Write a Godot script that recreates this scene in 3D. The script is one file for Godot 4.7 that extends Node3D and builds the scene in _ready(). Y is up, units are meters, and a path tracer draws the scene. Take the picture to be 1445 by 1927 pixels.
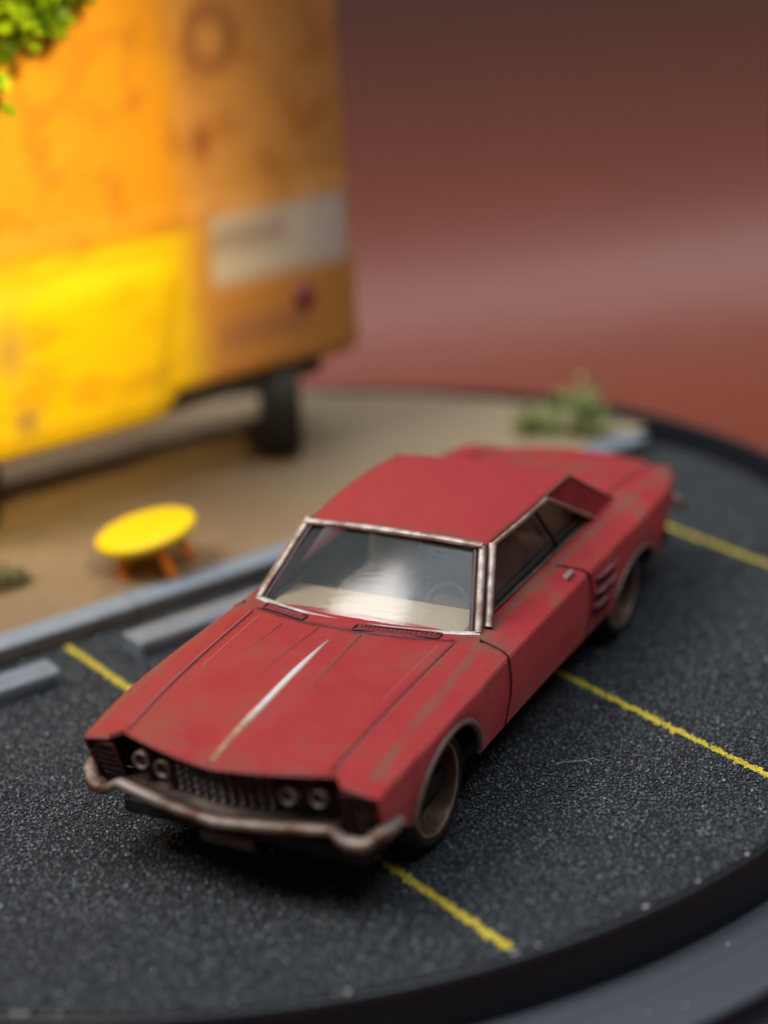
extends Node3D
# A painted die-cast coupe on a round street diorama. All lengths below are millimetres of the real model; S turns them into metres.
const S := 0.001
const CEN := Vector2(-31.5, -13.3)      # centre of the round display base (x, z)
const RAD := 76.3                       # its radius
const DU := Vector3(0.442, 0.0, -0.897) # along the kerb
const DN := Vector3(0.897, 0.0, 0.442)  # across the kerb, towards the street
const SAND := 1.8                       # height of the pavement side over the street

var noise := FastNoiseLite.new()
var fine := FastNoiseLite.new()
var rng := RandomNumberGenerator.new()
var M := {}
var car: Node3D

# ------------------------------------------------------------------ mesh helpers
class Geo:
	var v := PackedVector3Array()
	var c := PackedColorArray()
	var uv := PackedVector2Array()
	var ix := PackedInt32Array()
	func vert(p: Vector3, col := Color.WHITE, t := Vector2.ZERO) -> int:
		v.append(p)
		c.append(col)
		uv.append(t)
		return v.size() - 1
	func tri(a: int, b: int, d: int) -> void:
		ix.append(a)
		ix.append(b)
		ix.append(d)
	func quad(a: int, b: int, d: int, e: int) -> void:
		tri(a, b, d)
		tri(a, d, e)
	func flat_quad(a: Vector3, b: Vector3, d: Vector3, e: Vector3, col := Color.WHITE) -> void:
		var k := vert(a, col, Vector2(0, 0))
		vert(b, col, Vector2(1, 0))
		vert(d, col, Vector2(1, 1))
		vert(e, col, Vector2(0, 1))
		quad(k, k + 1, k + 2, k + 3)
	func grid(rows: Array, closed := false) -> void:   # rows of points, shared vertices
		var start := v.size()
		var n: int = rows[0].size()
		for r in rows.size():
			for k in n:
				vert(rows[r][k], Color.WHITE, Vector2(float(k) / (n - 1), float(r) / maxi(rows.size() - 1, 1)))
		for r in rows.size() - 1:
			for k in (n if closed else n - 1):
				var k2 := (k + 1) % n
				quad(start + r * n + k, start + r * n + k2, start + (r + 1) * n + k2, start + (r + 1) * n + k)
	func fan(ring: Array) -> void:
		var mid := Vector3.ZERO
		for p in ring:
			mid += p
		mid /= ring.size()
		var a := vert(mid)
		var b := v.size()
		for p in ring:
			vert(p)
		for k in ring.size():
			tri(a, b + k, b + (k + 1) % ring.size())
	# a box with chamfered edges, turned by a basis
	func box(at: Vector3, size: Vector3, ch := 0.1, turn := Basis.IDENTITY, rough := 0.0, seed_ := 1) -> void:
		var h := size / 2.0
		var q := minf(ch, minf(h.x, minf(h.y, h.z)) * 0.9)
		var r := RandomNumberGenerator.new()
		r.seed = seed_
		var corner := {}
		for sx in [-1, 1]:
			for sy in [-1, 1]:
				for sz in [-1, 1]:
					var j := Vector3(r.randf_range(-1, 1), r.randf_range(-1, 1), r.randf_range(-1, 1)) * rough
					corner[Vector3i(sx, sy, sz)] = [
						at + turn * (Vector3(sx * h.x, sy * (h.y - q), sz * (h.z - q)) + j),
						at + turn * (Vector3(sx * (h.x - q), sy * h.y, sz * (h.z - q)) + j),
						at + turn * (Vector3(sx * (h.x - q), sy * (h.y - q), sz * h.z) + j)]
		for s in [-1, 1]:
			face([corner[Vector3i(s, -1, -1)][0], corner[Vector3i(s, 1, -1)][0], corner[Vector3i(s, 1, 1)][0], corner[Vector3i(s, -1, 1)][0]], turn * Vector3(s, 0, 0))
			face([corner[Vector3i(-1, s, -1)][1], corner[Vector3i(1, s, -1)][1], corner[Vector3i(1, s, 1)][1], corner[Vector3i(-1, s, 1)][1]], turn * Vector3(0, s, 0))
			face([corner[Vector3i(-1, -1, s)][2], corner[Vector3i(1, -1, s)][2], corner[Vector3i(1, 1, s)][2], corner[Vector3i(-1, 1, s)][2]], turn * Vector3(0, 0, s))
			for t in [-1, 1]:
				var a = corner[Vector3i(s, t, -1)]
				var b = corner[Vector3i(s, t, 1)]
				face([a[0], b[0], b[1], a[1]], turn * Vector3(s, t, 0))
				a = corner[Vector3i(s, -1, t)]
				b = corner[Vector3i(s, 1, t)]
				face([a[0], b[0], b[2], a[2]], turn * Vector3(s, 0, t))
				a = corner[Vector3i(-1, s, t)]
				b = corner[Vector3i(1, s, t)]
				face([a[1], b[1], b[2], a[2]], turn * Vector3(0, s, t))
		for k in corner:
			face(corner[k], turn * Vector3(k))
	func face(pts: Array, outward: Vector3, col := Color.WHITE) -> void:   # flat polygon whose front looks outward
		var n: Vector3 = (pts[2] - pts[0]).cross(pts[1] - pts[0])
		var list := pts.duplicate()
		if n.dot(outward) < 0:
			list.reverse()
		var k := v.size()
		for p in list:
			vert(p, col)
		for i in range(1, list.size() - 1):
			tri(k, k + i, k + i + 1)
	func tube(path: Array, ra, rb := -1.0, sides := 8, up := Vector3.UP) -> void:   # ra: number or array of radii (across); rb: radius along up
		var rows := []
		for i in path.size():
			var t: Vector3 = (path[mini(i + 1, path.size() - 1)] - path[maxi(i - 1, 0)]).normalized()
			var side := t.cross(up)
			side = side.normalized() if side.length() > 0.01 else t.cross(Vector3.RIGHT).normalized()
			var u := side.cross(t).normalized()
			var r: float = ra[i] if ra is Array else ra
			var r2: float = r if rb < 0 else (rb * (r / ra[0]) if ra is Array and ra[0] > 0 else rb)
			var ring := []
			for k in sides:
				var a := TAU * k / sides
				ring.append(path[i] + side * cos(a) * r + u * sin(a) * r2)
			rows.append(ring)
		grid(rows, true)
		fan(rows[0])
		var last: Array = rows[-1].duplicate()
		last.reverse()
		fan(last)
	# profile: array of Vector2(radius, along the axis)
	func lathe(profile: Array, at: Vector3, axis: Vector3, n := 40) -> void:
		var a := axis.normalized()
		var x := a.cross(Vector3.UP if absf(a.y) < 0.9 else Vector3.RIGHT).normalized()
		var y := a.cross(x)
		var rows := []
		for p in profile:
			var ring := []
			for k in n:
				var t := TAU * k / n
				ring.append(at + a * p.y + (x * cos(t) + y * sin(t)) * p.x)
			rows.append(ring)
		grid(rows, true)
	func normals() -> PackedVector3Array:
		var n := PackedVector3Array()
		n.resize(v.size())
		for i in range(0, ix.size(), 3):
			var a := ix[i]
			var b := ix[i + 1]
			var d := ix[i + 2]
			var w := (v[d] - v[a]).cross(v[b] - v[a])
			n[a] += w
			n[b] += w
			n[d] += w
		for i in n.size():
			n[i] = n[i].normalized() if n[i].length_squared() > 0 else Vector3.UP
		return n
	func mesh(given := PackedVector3Array()) -> ArrayMesh:
		var arr := []
		arr.resize(Mesh.ARRAY_MAX)
		var p := PackedVector3Array()
		p.resize(v.size())
		for i in v.size():
			p[i] = v[i] * 0.001
		arr[Mesh.ARRAY_VERTEX] = p
		arr[Mesh.ARRAY_NORMAL] = given if given.size() else normals()
		arr[Mesh.ARRAY_COLOR] = c
		arr[Mesh.ARRAY_TEX_UV] = uv
		arr[Mesh.ARRAY_INDEX] = ix
		var m := ArrayMesh.new()
		m.add_surface_from_arrays(Mesh.PRIMITIVE_TRIANGLES, arr)
		return m

var used := {}
func numbered(called: String) -> String:
	used[called] = used.get(called, -1) + 1
	return called if used[called] == 0 else "%s_%03d" % [called, used[called]]

func put(called: String, g, mat: Material, parent: Node = null, at := Vector3.ZERO) -> MeshInstance3D:
	var o := MeshInstance3D.new()
	o.mesh = g.mesh() if g is Geo else g
	o.material_override = mat
	o.position = at * S
	if parent == null:
		o.name = numbered(called)
		add_child(o)
	else:
		o.name = called
		parent.add_child(o, true)
		if o.name != called:   # Godot made «leg2»: give it a three-digit number
			var k := 1
			while parent.has_node("%s_%03d" % [called, k]):
				k += 1
			o.name = "%s_%03d" % [called, k]
	return o

func tag(o: Node, label: String, category := "", group := "", kind := "") -> Node:
	if label:
		o.set_meta("label", label)
	if category:
		o.set_meta("category", category)
	if group:
		o.set_meta("group", group)
	if kind:
		o.set_meta("kind", kind)
	return o

func thing(called: String, label: String, category: String, at := Vector3.ZERO, group := "") -> Node3D:
	var o := Node3D.new()
	o.name = numbered(called)
	o.position = at * S
	add_child(o)
	tag(o, label, category, group)
	return o

func struct(called: String, g, mat: Material, label := "") -> MeshInstance3D:
	var o := put(called, g, mat)
	tag(o, label, "", "", "structure")
	return o

func lin(r: float, g: float, b: float) -> Color:
	return Color(r, g, b).linear_to_srgb()

func mat(r: float, g: float, b: float, rough := 0.5, metal := 0.0, vc := false) -> StandardMaterial3D:
	var m := StandardMaterial3D.new()
	m.albedo_color = lin(r, g, b)
	m.roughness = rough
	m.metallic = metal
	m.vertex_color_use_as_albedo = vc
	return m

func ntex(freq: float, size := 512, ramp := [], seed_ := 1, octaves := 4) -> NoiseTexture2D:
	var t := NoiseTexture2D.new()
	var n := FastNoiseLite.new()
	n.seed = seed_
	n.frequency = freq
	n.fractal_octaves = octaves
	t.noise = n
	t.width = size
	t.height = size
	t.seamless = true
	if ramp:
		var gr := Gradient.new()
		gr.offsets = PackedFloat32Array(ramp[0])
		gr.colors = PackedColorArray(ramp[1])
		t.color_ramp = gr
	return t

func bump(m: StandardMaterial3D, freq: float, per_mm: float, depth_mm: float, seed_ := 3) -> StandardMaterial3D:
	m.heightmap_enabled = true
	m.heightmap_texture = ntex(freq, 512, [], seed_)
	m.heightmap_scale = depth_mm * 0.1
	m.uv1_triplanar = true
	m.uv1_scale = Vector3.ONE * per_mm * 1000.0
	return m

# ------------------------------------------------------------------ scene
func _ready() -> void:
	noise.seed = 7
	noise.frequency = 0.12
	fine.seed = 11
	fine.frequency = 0.9
	rng.seed = 5
	camera_and_light()
	materials()
	base_and_street()
	pavement()
	build_car()
	build_bus()
	small_things()

func camera_and_light() -> void:
	var cam := Camera3D.new()
	cam.name = "camera"
	var at := CameraAttributesPhysical.new()
	var fpx := 3500.0
	at.frustum_focal_length = 12.0 * fpx / 963.5
	at.frustum_near = 0.01
	at.frustum_far = 20.0
	at.frustum_focus_distance = 0.1735
	at.exposure_aperture = at.frustum_focal_length / 5.8
	cam.attributes = at
	cam.fov = rad_to_deg(2.0 * atan(963.5 / fpx))
	cam.near = 0.01
	cam.far = 20.0
	cam.position = Vector3(78.37, 87.91, 150.29) * S
	cam.basis = Basis(Vector3.UP, 0.495545) * Basis(Vector3.RIGHT, -0.373743) * Basis(Vector3.BACK, -0.058596)
	add_child(cam)
	cam.current = true
	var we := WorldEnvironment.new()
	we.name = "environment"
	var e := Environment.new()
	e.background_mode = Environment.BG_COLOR
	e.background_color = lin(0.056, 0.047, 0.043)
	e.tonemap_mode = Environment.TONE_MAPPER_LINEAR
	e.tonemap_exposure = 1.0
	e.sdfgi_enabled = true
	e.ssao_enabled = true
	e.ssil_enabled = true
	we.environment = e
	add_child(we)
	# the lamp over the table, left of the car; a broad ceiling light; a warm spot on the bus
	area("key_lamp", Vector3(-190, 400, 150), Vector3(0, 0, 10), Vector2(0.15, 0.2), 0.17, Color(1.0, 0.985, 0.965))
	area("ceiling_lamp", Vector3(120, 950, -60), Vector3(-20, 0, -30), Vector2(0.9, 0.9), 0.76, Color(0.93, 0.97, 1.0))
	area("back_lamp", Vector3(-600, 350, -1515), Vector3(-77, -20, -226), Vector2(1.7, 0.05), 0.031, Color(1.0, 0.95, 0.96), 0.09)
	var sp := SpotLight3D.new()
	sp.name = "warm_spot"
	sp.position = Vector3(40, 110, 40) * S
	sp.look_at_from_position(sp.position, Vector3(-70, 42, -16) * S)
	sp.light_color = Color(1.0, 0.88, 0.58)
	sp.light_energy = 0.041
	sp.light_size = 0.012
	sp.spot_angle = 21.0
	sp.spot_angle_attenuation = 1.0
	sp.spot_range = 3.0
	sp.shadow_enabled = true
	add_child(sp)

func area(called: String, at: Vector3, to: Vector3, size: Vector2, energy: float, col: Color, roll := 0.0) -> void:
	var a := AreaLight3D.new()
	a.name = called
	a.area_size = size
	a.light_energy = energy
	a.light_color = col
	a.area_normalize_energy = true
	a.shadow_enabled = true
	a.area_range = 6.0
	add_child(a)
	a.look_at_from_position(at * S, to * S)
	a.rotate_object_local(Vector3.BACK, roll)

func materials() -> void:
	M.paint = bump(mat(1, 1, 1, 0.45, 0.0, true), 0.06, 0.25, 0.02)
	M.paint.metallic_specular = 0.28
	M.paint.albedo_texture = ntex(0.045, 512, [[0.0, 0.3, 0.55, 1.0], [Color(0.84, 0.80, 0.79), Color(0.92, 0.91, 0.91), Color(0.98, 0.98, 0.98), Color(1, 1, 1)]], 17, 5)
	M.line = mat(0.055, 0.012, 0.018, 0.6)
	M.ridge = mat(0.36, 0.09, 0.11, 0.4)  # paler than the body: highlight put into the colour of raised edges
	M.chrome = bump(mat(1, 1, 1, 0.42, 0.45, true), 0.05, 0.3, 0.05)
	M.black = mat(0.012, 0.011, 0.011, 0.55)
	M.dark = mat(0.02, 0.017, 0.016, 0.7)
	M.tyre = bump(mat(0.014, 0.014, 0.015, 0.6), 0.06, 0.3, 0.03)
	M.tan = mat(0.42, 0.32, 0.19, 0.55)
	M.glass = StandardMaterial3D.new()
	M.glass.albedo_color = Color(0.52, 0.56, 0.58, 0.16)
	M.glass.transparency = BaseMaterial3D.TRANSPARENCY_ALPHA
	M.glass.roughness = 0.17
	M.glass.metallic_specular = 0.46
	M.side_glass = M.glass.duplicate()
	M.side_glass.albedo_color = Color(0.26, 0.255, 0.24, 0.58)

# ------------------------------------------------------------------ display base, street
func edge_noise(a: float) -> float:
	return 0.25 * noise.get_noise_2d(a * 40.0, 3.0)

func street_side(p: Vector3) -> float:      # mm on the street's side of the kerb's foot
	return p.dot(DN) + 38.4

func base_and_street() -> void:
	# tabletop
	var t := Geo.new()
	var rows := []
	for i in 41:
		var row := []
		for j in 41:
			row.append(Vector3(-1600 + j * 80.0, -20.0, 700 - i * 90.0))
		rows.append(row)
	t.grid(rows)
	var tm := mat(0.27, 0.066, 0.038, 0.13)
	tm.metallic_specular = 0.3
	bump(tm, 0.02, 0.004, 0.04)
	struct("tabletop", t, tm, "reddish brown satin tabletop stretching away behind the round base")
	# base: black disc wall, grey flange ring, dark foot
	var b := thing("display_base", "round black display base with a grey stepped flange under the street", "display base", Vector3(CEN.x, 0, CEN.y))
	var g := Geo.new()
	g.lathe([Vector2(74.5, -0.9), Vector2(75.6, -0.12), Vector2(75.9, -0.1), Vector2(76.1, -0.16), Vector2(76.35, -0.5), Vector2(76.5, -1.0), Vector2(76.5, -4.6), Vector2(76.7, -4.9)], Vector3.ZERO, Vector3.UP, 220)
	put("disc_wall", g, bump(mat(0.010, 0.011, 0.014, 0.32), 0.05, 0.05, 0.06), b)
	g = Geo.new()
	g.lathe([Vector2(76.6, -4.9), Vector2(79.3, -5.0), Vector2(79.6, -4.95), Vector2(79.9, -4.55), Vector2(80.3, -4.45), Vector2(84.2, -4.75), Vector2(84.8, -5.0), Vector2(85.0, -5.5)], Vector3.ZERO, Vector3.UP, 220)
	put("flange_ring", g, bump(mat(0.05, 0.056, 0.068, 0.5), 0.04, 0.06, 0.05), b)
	g = Geo.new()
	g.lathe([Vector2(85.0, -5.5), Vector2(85.3, -8.0), Vector2(90.5, -9.0), Vector2(93.0, -9.6), Vector2(93.5, -11.0), Vector2(93.5, -19.6), Vector2(60, -20.05)], Vector3.ZERO, Vector3.UP, 200)
	put("foot", g, mat(0.012, 0.014, 0.02, 0.4), b)
	g = Geo.new()
	rows = []
	for k in 181:
		var a := deg_to_rad(lerpf(-168.0, -20.0, k / 180.0))
		var h := lerpf(2.7, 4.1, smoothstep(80.0, 115.0, k)) * smoothstep(0.0, 14.0, k) * smoothstep(180.0, 160.0, k) - 0.3
		var row := []
		for q in [[75.35, -0.6], [75.35, h - 0.3], [75.5, h - 0.08], [75.8, h], [76.1, h - 0.08], [76.3, h - 0.3], [76.35, -0.6]]:
			row.append(Vector3(cos(a) * q[0], q[1], sin(a) * q[0]))
		rows.append(row)
	g.grid(rows)
	put("raised_back_lip", g, mat(0.014, 0.017, 0.024, 0.45), b)
	# specks of dust and paint on the flange and chips along the edge of the street
	g = Geo.new()
	for i in 60:
		var a := rng.randf_range(-0.6, 1.9)
		var r := rng.randf_range(77.5, 84.0)
		var s := rng.randf_range(0.08, 0.22) * (1.8 if i % 13 == 0 else 1.0)
		g.box(Vector3(cos(a) * r, -4.9 if r < 79.5 else -4.58, sin(a) * r), Vector3(s, 0.12, s * rng.randf_range(0.8, 2.2)), 0.03, Basis(Vector3.UP, -a + rng.randf() * 0.5))
	tag(put("dust_specks", g, mat(0.35, 0.36, 0.38, 0.7), b), "", "", "", "stuff")
	g = Geo.new()
	for i in 55:
		var a := rng.randf_range(-0.4, 2.4)
		if fine.get_noise_1d(a * 6.0) < -0.15:
			continue
		var s := rng.randf_range(0.15, 0.34)
		g.box(Vector3(cos(a) * 75.55, 0.02, sin(a) * 75.55), Vector3(s, 0.2, s * rng.randf_range(1.0, 2.6)), 0.05, Basis(Vector3.UP, -a + PI), 0.04, i + 1)
	tag(put("edge_chips", g, mat(0.42, 0.41, 0.38, 0.7), b), "chipped pale edge of the street along the base rim", "", "", "stuff")

	# street: one sheet, lumpy, with a real coat of grit on it
	g = Geo.new()
	var nr := 70
	var na := 260
	rows = []
	for i in nr + 1:
		var ring := []
		var r := 75.5 * sqrt(float(i) / nr)
		for k in na:
			var a := TAU * k / na
			var p := Vector3(CEN.x + cos(a) * r, 0, CEN.y + sin(a) * r)
			p.y = -0.16 + 0.05 * noise.get_noise_2d(p.x * 5.0, p.z * 5.0)
			ring.append(p)
		rows.append(ring)
	g.grid(rows, true)
	var am := bump(mat(0.03, 0.034, 0.042, 0.55), 0.12, 0.35, 0.12)
	var street := struct("street", g, am, "dark grey street with a sandpaper-like gritty surface")
	var spots := []
	var tints := []
	var yellow := [[], [], []]
	var lines := [-20.3, 15.5, 52.2]
	var step := 0.31
	var nn := int(2.0 * RAD / step)
	for i in nn:
		for j in nn:
			var p := Vector3(CEN.x - RAD + (i + rng.randf()) * step, 0, CEN.y - RAD + (j + rng.randf()) * step)
			var d := Vector2(p.x - CEN.x, p.z - CEN.y).length()
			var out := street_side(p)
			if d > 75.4 or out < 0.0 or p.z > 66.0:
				continue
			var big := rng.randf()
			var s := rng.randf_range(0.11, 0.2) + (0.08 if big > 0.95 else 0.0)
			var h := s * rng.randf_range(0.5, 0.95)
			var along := p.dot(DU)
			var which := -1
			for k in 3:
				var wob := 0.16 * noise.get_noise_2d(out * 3.0, k * 50.0)
				var wid := 0.5 + 0.28 * fine.get_noise_2d(out * 1.4, k * 31.0) + rng.randf_range(-0.2, 0.16)
				if absf(along - lines[k] + wob) < wid and out < 78.0 - (1.6 if k == 0 else 0.0) and rng.randf() < 0.93:
					which = k
			var basis := Basis.from_euler(Vector3(rng.randf_range(-0.5, 0.5), rng.randf() * TAU, rng.randf_range(-0.5, 0.5))).scaled_local(Vector3(s, h, s) * S)
			var tr := Transform3D(basis, Vector3(p.x, -0.12 + h * 0.35, p.z) * S)
			if which >= 0:
				yellow[which].append([tr, Color(0.76, 0.60, 0.05) * rng.randf_range(0.7, 1.1)])
			else:
				var v := rng.randf_range(0.028, 0.085)
				var pick := rng.randf()
				if pick > 0.995:
					v = rng.randf_range(0.2, 0.42)  # odd pale grains, glints put into the colour
				elif pick > 0.93:
					v = rng.randf_range(0.09, 0.16)
				spots.append(tr)
				tints.append(Color(v * 0.82, v * 0.93, v * 1.06))
	var grain := Geo.new()
	var tip := [Vector3(1, 0, 0.1), Vector3(0.25, 0.1, 1), Vector3(-0.9, -0.1, 0.35), Vector3(-0.3, 0.15, -0.95), Vector3(0.7, -0.05, -0.6)]
	for k in 5:
		var a: Vector3 = tip[k]
		var b2: Vector3 = tip[(k + 1) % 5]
		grain.face([a, b2, Vector3(0.15, 1, -0.1)], (a + b2) / 2 + Vector3.UP)
		grain.face([a, b2, Vector3(0.0, -1, 0.0)], (a + b2) / 2 - Vector3.UP)
	for i in grain.v.size():
		grain.v[i] *= 1000.0
	var gm := mat(1, 1, 1, 0.4, 0.0, true)
	tag(scatter("grit", grain, gm, street, spots, tints), "", "", "", "stuff")
	var ym := mat(1, 1, 1, 0.6, 0.0, true)
	var names := ["yellow parking line running out from under the front bumper to the base rim", "yellow parking line coming out from under the middle of the red car", "short blurred yellow parking line behind the rear wheel of the car"]
	for k in 3:
		var ln := thing("parking_line", names[k], "parking line", DU * lines[k], "yellow lines between the parking bays")
		var sheet := Geo.new()
		var a0 := []
		var a1 := []
		for q in 240:
			var n0 := -38.2 + q * 0.33
			var c := DN * n0
			if Vector2(c.x + DU.x * lines[k] - CEN.x, c.z + DU.z * lines[k] - CEN.y).length() > 75.0:
				break
			var w0 := 0.33 + 0.2 * fine.get_noise_2d(n0 * 1.7, k * 9.0)
			var w1 := 0.33 + 0.2 * fine.get_noise_2d(n0 * 1.7, k * 9.0 + 40.0)
			a0.append(c + DU * w0 + Vector3(0, -0.085, 0))
			a1.append(c - DU * w1 + Vector3(0, -0.085, 0))
		sheet.grid([a1, a0])
		put("paint_sheet", sheet, mat(0.5, 0.38, 0.03, 0.7), ln)
		var tr2 := []
		var tn := []
		for y in yellow[k]:
			var t2: Transform3D = y[0]
			t2.origin -= DU * lines[k] * S
			tr2.append(t2)
			tn.append(y[1])
		tag(scatter("painted_grit", grain, ym, ln, tr2, tn), "", "", "", "stuff")

func scatter(called: String, g: Geo, m: Material, parent: Node, places: Array, tints: Array) -> MultiMeshInstance3D:
	var mm := MultiMesh.new()
	mm.transform_format = MultiMesh.TRANSFORM_3D
	mm.use_colors = true
	mm.mesh = g.mesh()
	mm.instance_count = places.size()
	for i in places.size():
		mm.set_instance_transform(i, places[i])
		mm.set_instance_color(i, tints[i])
	var o := MultiMeshInstance3D.new()
	o.name = called
	o.multimesh = mm
	o.material_override = m
	parent.add_child(o, true)
	return o

func pavement() -> void:
	# sand behind the kerb
	var g := Geo.new()
	var na := 150
	var nb := 60
	var n0 := -38.4 - 3.9
	for i in na + 1:
		var s := -72.0 + 150.0 * i / na
		for j in nb + 1:
			var f := float(j) / nb
			# from the kerb back to the rim of the disc
			var base := DU * s + DN * n0
			var rel := Vector2(base.x - CEN.x, base.z - CEN.y)
			var dir := Vector2(-DN.x, -DN.z)
			var bq := rel.dot(dir)
			var disc := bq * bq - rel.length_squared() + 75.8 * 75.8
			var far := maxf(-bq + sqrt(maxf(disc, 0.0)), 0.01) if disc > 0 else 0.01
			var p := base - DN * (far * f)
			var h := 0.35 * noise.get_noise_2d(p.x * 1.3, p.z * 1.3) + 0.12 * fine.get_noise_2d(p.x * 1.5, p.z * 1.5)
			if f > 0.96 or i == 0 or i == na:
				h = -1.9 * (1.0 if f >= 1.0 else 0.0)
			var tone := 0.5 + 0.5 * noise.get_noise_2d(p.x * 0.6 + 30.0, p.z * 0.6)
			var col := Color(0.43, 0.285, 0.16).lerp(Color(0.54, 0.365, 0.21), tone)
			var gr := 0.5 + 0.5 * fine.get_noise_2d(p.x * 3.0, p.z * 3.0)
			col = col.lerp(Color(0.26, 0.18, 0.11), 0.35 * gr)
			col = col.lerp(Color(0.80, 0.60, 0.38), 0.9 * smoothstep(5.0, 35.0, s + 0.25 * (p.dot(DN) + 42.0)))  # paler sand at the far end, lightened further against the bus shadow
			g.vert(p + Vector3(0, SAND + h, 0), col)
	for i in na:
		for j in nb:
			var k := i * (nb + 1) + j
			g.quad(k, k + nb + 1, k + nb + 2, k + 1)
	var sm := bump(mat(1, 1, 1, 0.85, 0.0, true), 0.12, 0.2, 0.25, 9)
	struct("sand_ground", g, sm, "tan sandy ground between the kerb and the orange bus")
	# kerb: cast stones end to end, weathered grey top and street face painted dark as in shade
	var kerb := thing("kerb", "long grey painted kerb with a face painted dark as in shade between sand and street", "kerb", DN * -38.4)
	var cuts := [-60.0, -34.0, -10.5, 14.0, 38.0, 55.0, 70.0]
	var km := bump(mat(1, 1, 1, 0.62, 0.0, true), 0.06, 0.25, 0.1, 4)
	for i in cuts.size() - 1:
		var stone := Geo.new()
		var prof := [Vector2(0.0, -0.3), Vector2(-0.05, 0.4), Vector2(-0.02, 0.75), Vector2(-0.28, 0.85), Vector2(-0.36, 1.55), Vector2(-0.5, 1.85), Vector2(-0.85, 2.02), Vector2(-2.4, 2.1), Vector2(-3.8, 2.06), Vector2(-4.15, 1.8), Vector2(-4.2, 0.2)]
		var m := 60
		var len: float = cuts[i + 1] - cuts[i] - 0.16
		for q in m + 1:
			var s: float = cuts[i] + 0.08 + len * q / m
			var pinch := 0.1 if q == 0 or q == m else 0.0
			for k in prof.size():
				var wob := 0.09 * fine.get_noise_2d(s * 1.3, k * 4.0) + 0.1 * noise.get_noise_2d(s * 2.0, k * 9.0)
				var p: Vector3 = DU * s + DN * (prof[k].x + wob - pinch) + Vector3(0, prof[k].y + wob * 0.5 - pinch, 0)
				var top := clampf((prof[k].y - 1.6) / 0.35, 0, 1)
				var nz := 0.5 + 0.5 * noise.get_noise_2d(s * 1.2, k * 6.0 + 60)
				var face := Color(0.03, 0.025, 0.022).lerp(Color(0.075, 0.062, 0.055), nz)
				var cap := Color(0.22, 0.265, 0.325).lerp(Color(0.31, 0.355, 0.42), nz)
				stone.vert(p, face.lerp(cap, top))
		var w := prof.size()
		for q in m:
			for k in w - 1:
				stone.quad(q * w + k, q * w + k + 1, (q + 1) * w + k + 1, (q + 1) * w + k)
		for q in [0, m]:
			var ring := []
			for k in w:
				ring.append(stone.v[q * w + k])
			stone.face(ring, DU * (-1 if q == 0 else 1), Color(0.08, 0.075, 0.07))
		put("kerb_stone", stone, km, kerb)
	# wheel stops, one per bay
	stop(-15.9, 27.5, "grey painted wheel stop beside the red car, its end just ahead of the windscreen", 1)
	stop(-52.5, 27.2, "grey painted wheel stop cut by the left edge of the picture", 2)

func stop(s0: float, len: float, label: String, k: int) -> void:
	var g := Geo.new()
	var prof := [Vector2(0.0, -0.2), Vector2(-0.08, 0.5), Vector2(-0.15, 1.5), Vector2(-0.35, 1.85), Vector2(-0.75, 1.98), Vector2(-2.2, 2.05), Vector2(-3.5, 1.98), Vector2(-3.85, 1.75), Vector2(-4.1, 0.5), Vector2(-4.15, -0.2)]
	var m := 90
	var w := prof.size()
	for q in m + 1:
		var s := s0 + len * q / m
		var endy := minf(q, m - q)
		var pinch := 0.14 if endy == 0 else 0.0
		for i in w:
			var wob := 0.1 * fine.get_noise_2d(s * 2.2 + k * 50, i * 5.0) + 0.12 * noise.get_noise_2d(s * 1.6, i * 12.0 + k * 40)
			var p: Vector3 = DU * (s - s0) + DN * (prof[i].x * (1.0 - pinch * 0.4) + wob - pinch) + Vector3(0, prof[i].y * (1.0 - pinch * 0.5) + wob * 0.6, 0)
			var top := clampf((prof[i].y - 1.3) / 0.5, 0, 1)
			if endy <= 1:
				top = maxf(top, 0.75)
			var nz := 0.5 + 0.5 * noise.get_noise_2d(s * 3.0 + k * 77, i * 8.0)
			var dark_tone := Color(0.045, 0.05, 0.055).lerp(Color(0.11, 0.12, 0.13), nz)  # sides and foot, a darker grey than the cap
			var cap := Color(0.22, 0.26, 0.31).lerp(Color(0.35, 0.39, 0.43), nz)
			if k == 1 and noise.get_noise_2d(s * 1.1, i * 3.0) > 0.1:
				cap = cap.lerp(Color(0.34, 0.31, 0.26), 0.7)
			g.vert(p, dark_tone.lerp(cap, top))
	for q in m:
		for i in w - 1:
			g.quad(q * w + i, q * w + i + 1, (q + 1) * w + i + 1, (q + 1) * w + i)
	for q in [0, m]:
		var ring := []
		for i in w:
			ring.append(g.v[q * w + i])
		g.face(ring, DU * (-1 if q == 0 else 1), Color(0.21, 0.25, 0.29))
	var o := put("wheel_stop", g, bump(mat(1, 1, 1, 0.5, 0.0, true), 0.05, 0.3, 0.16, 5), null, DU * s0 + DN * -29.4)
	tag(o, label, "wheel stop", "grey wheel stops in the parking bays")

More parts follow.
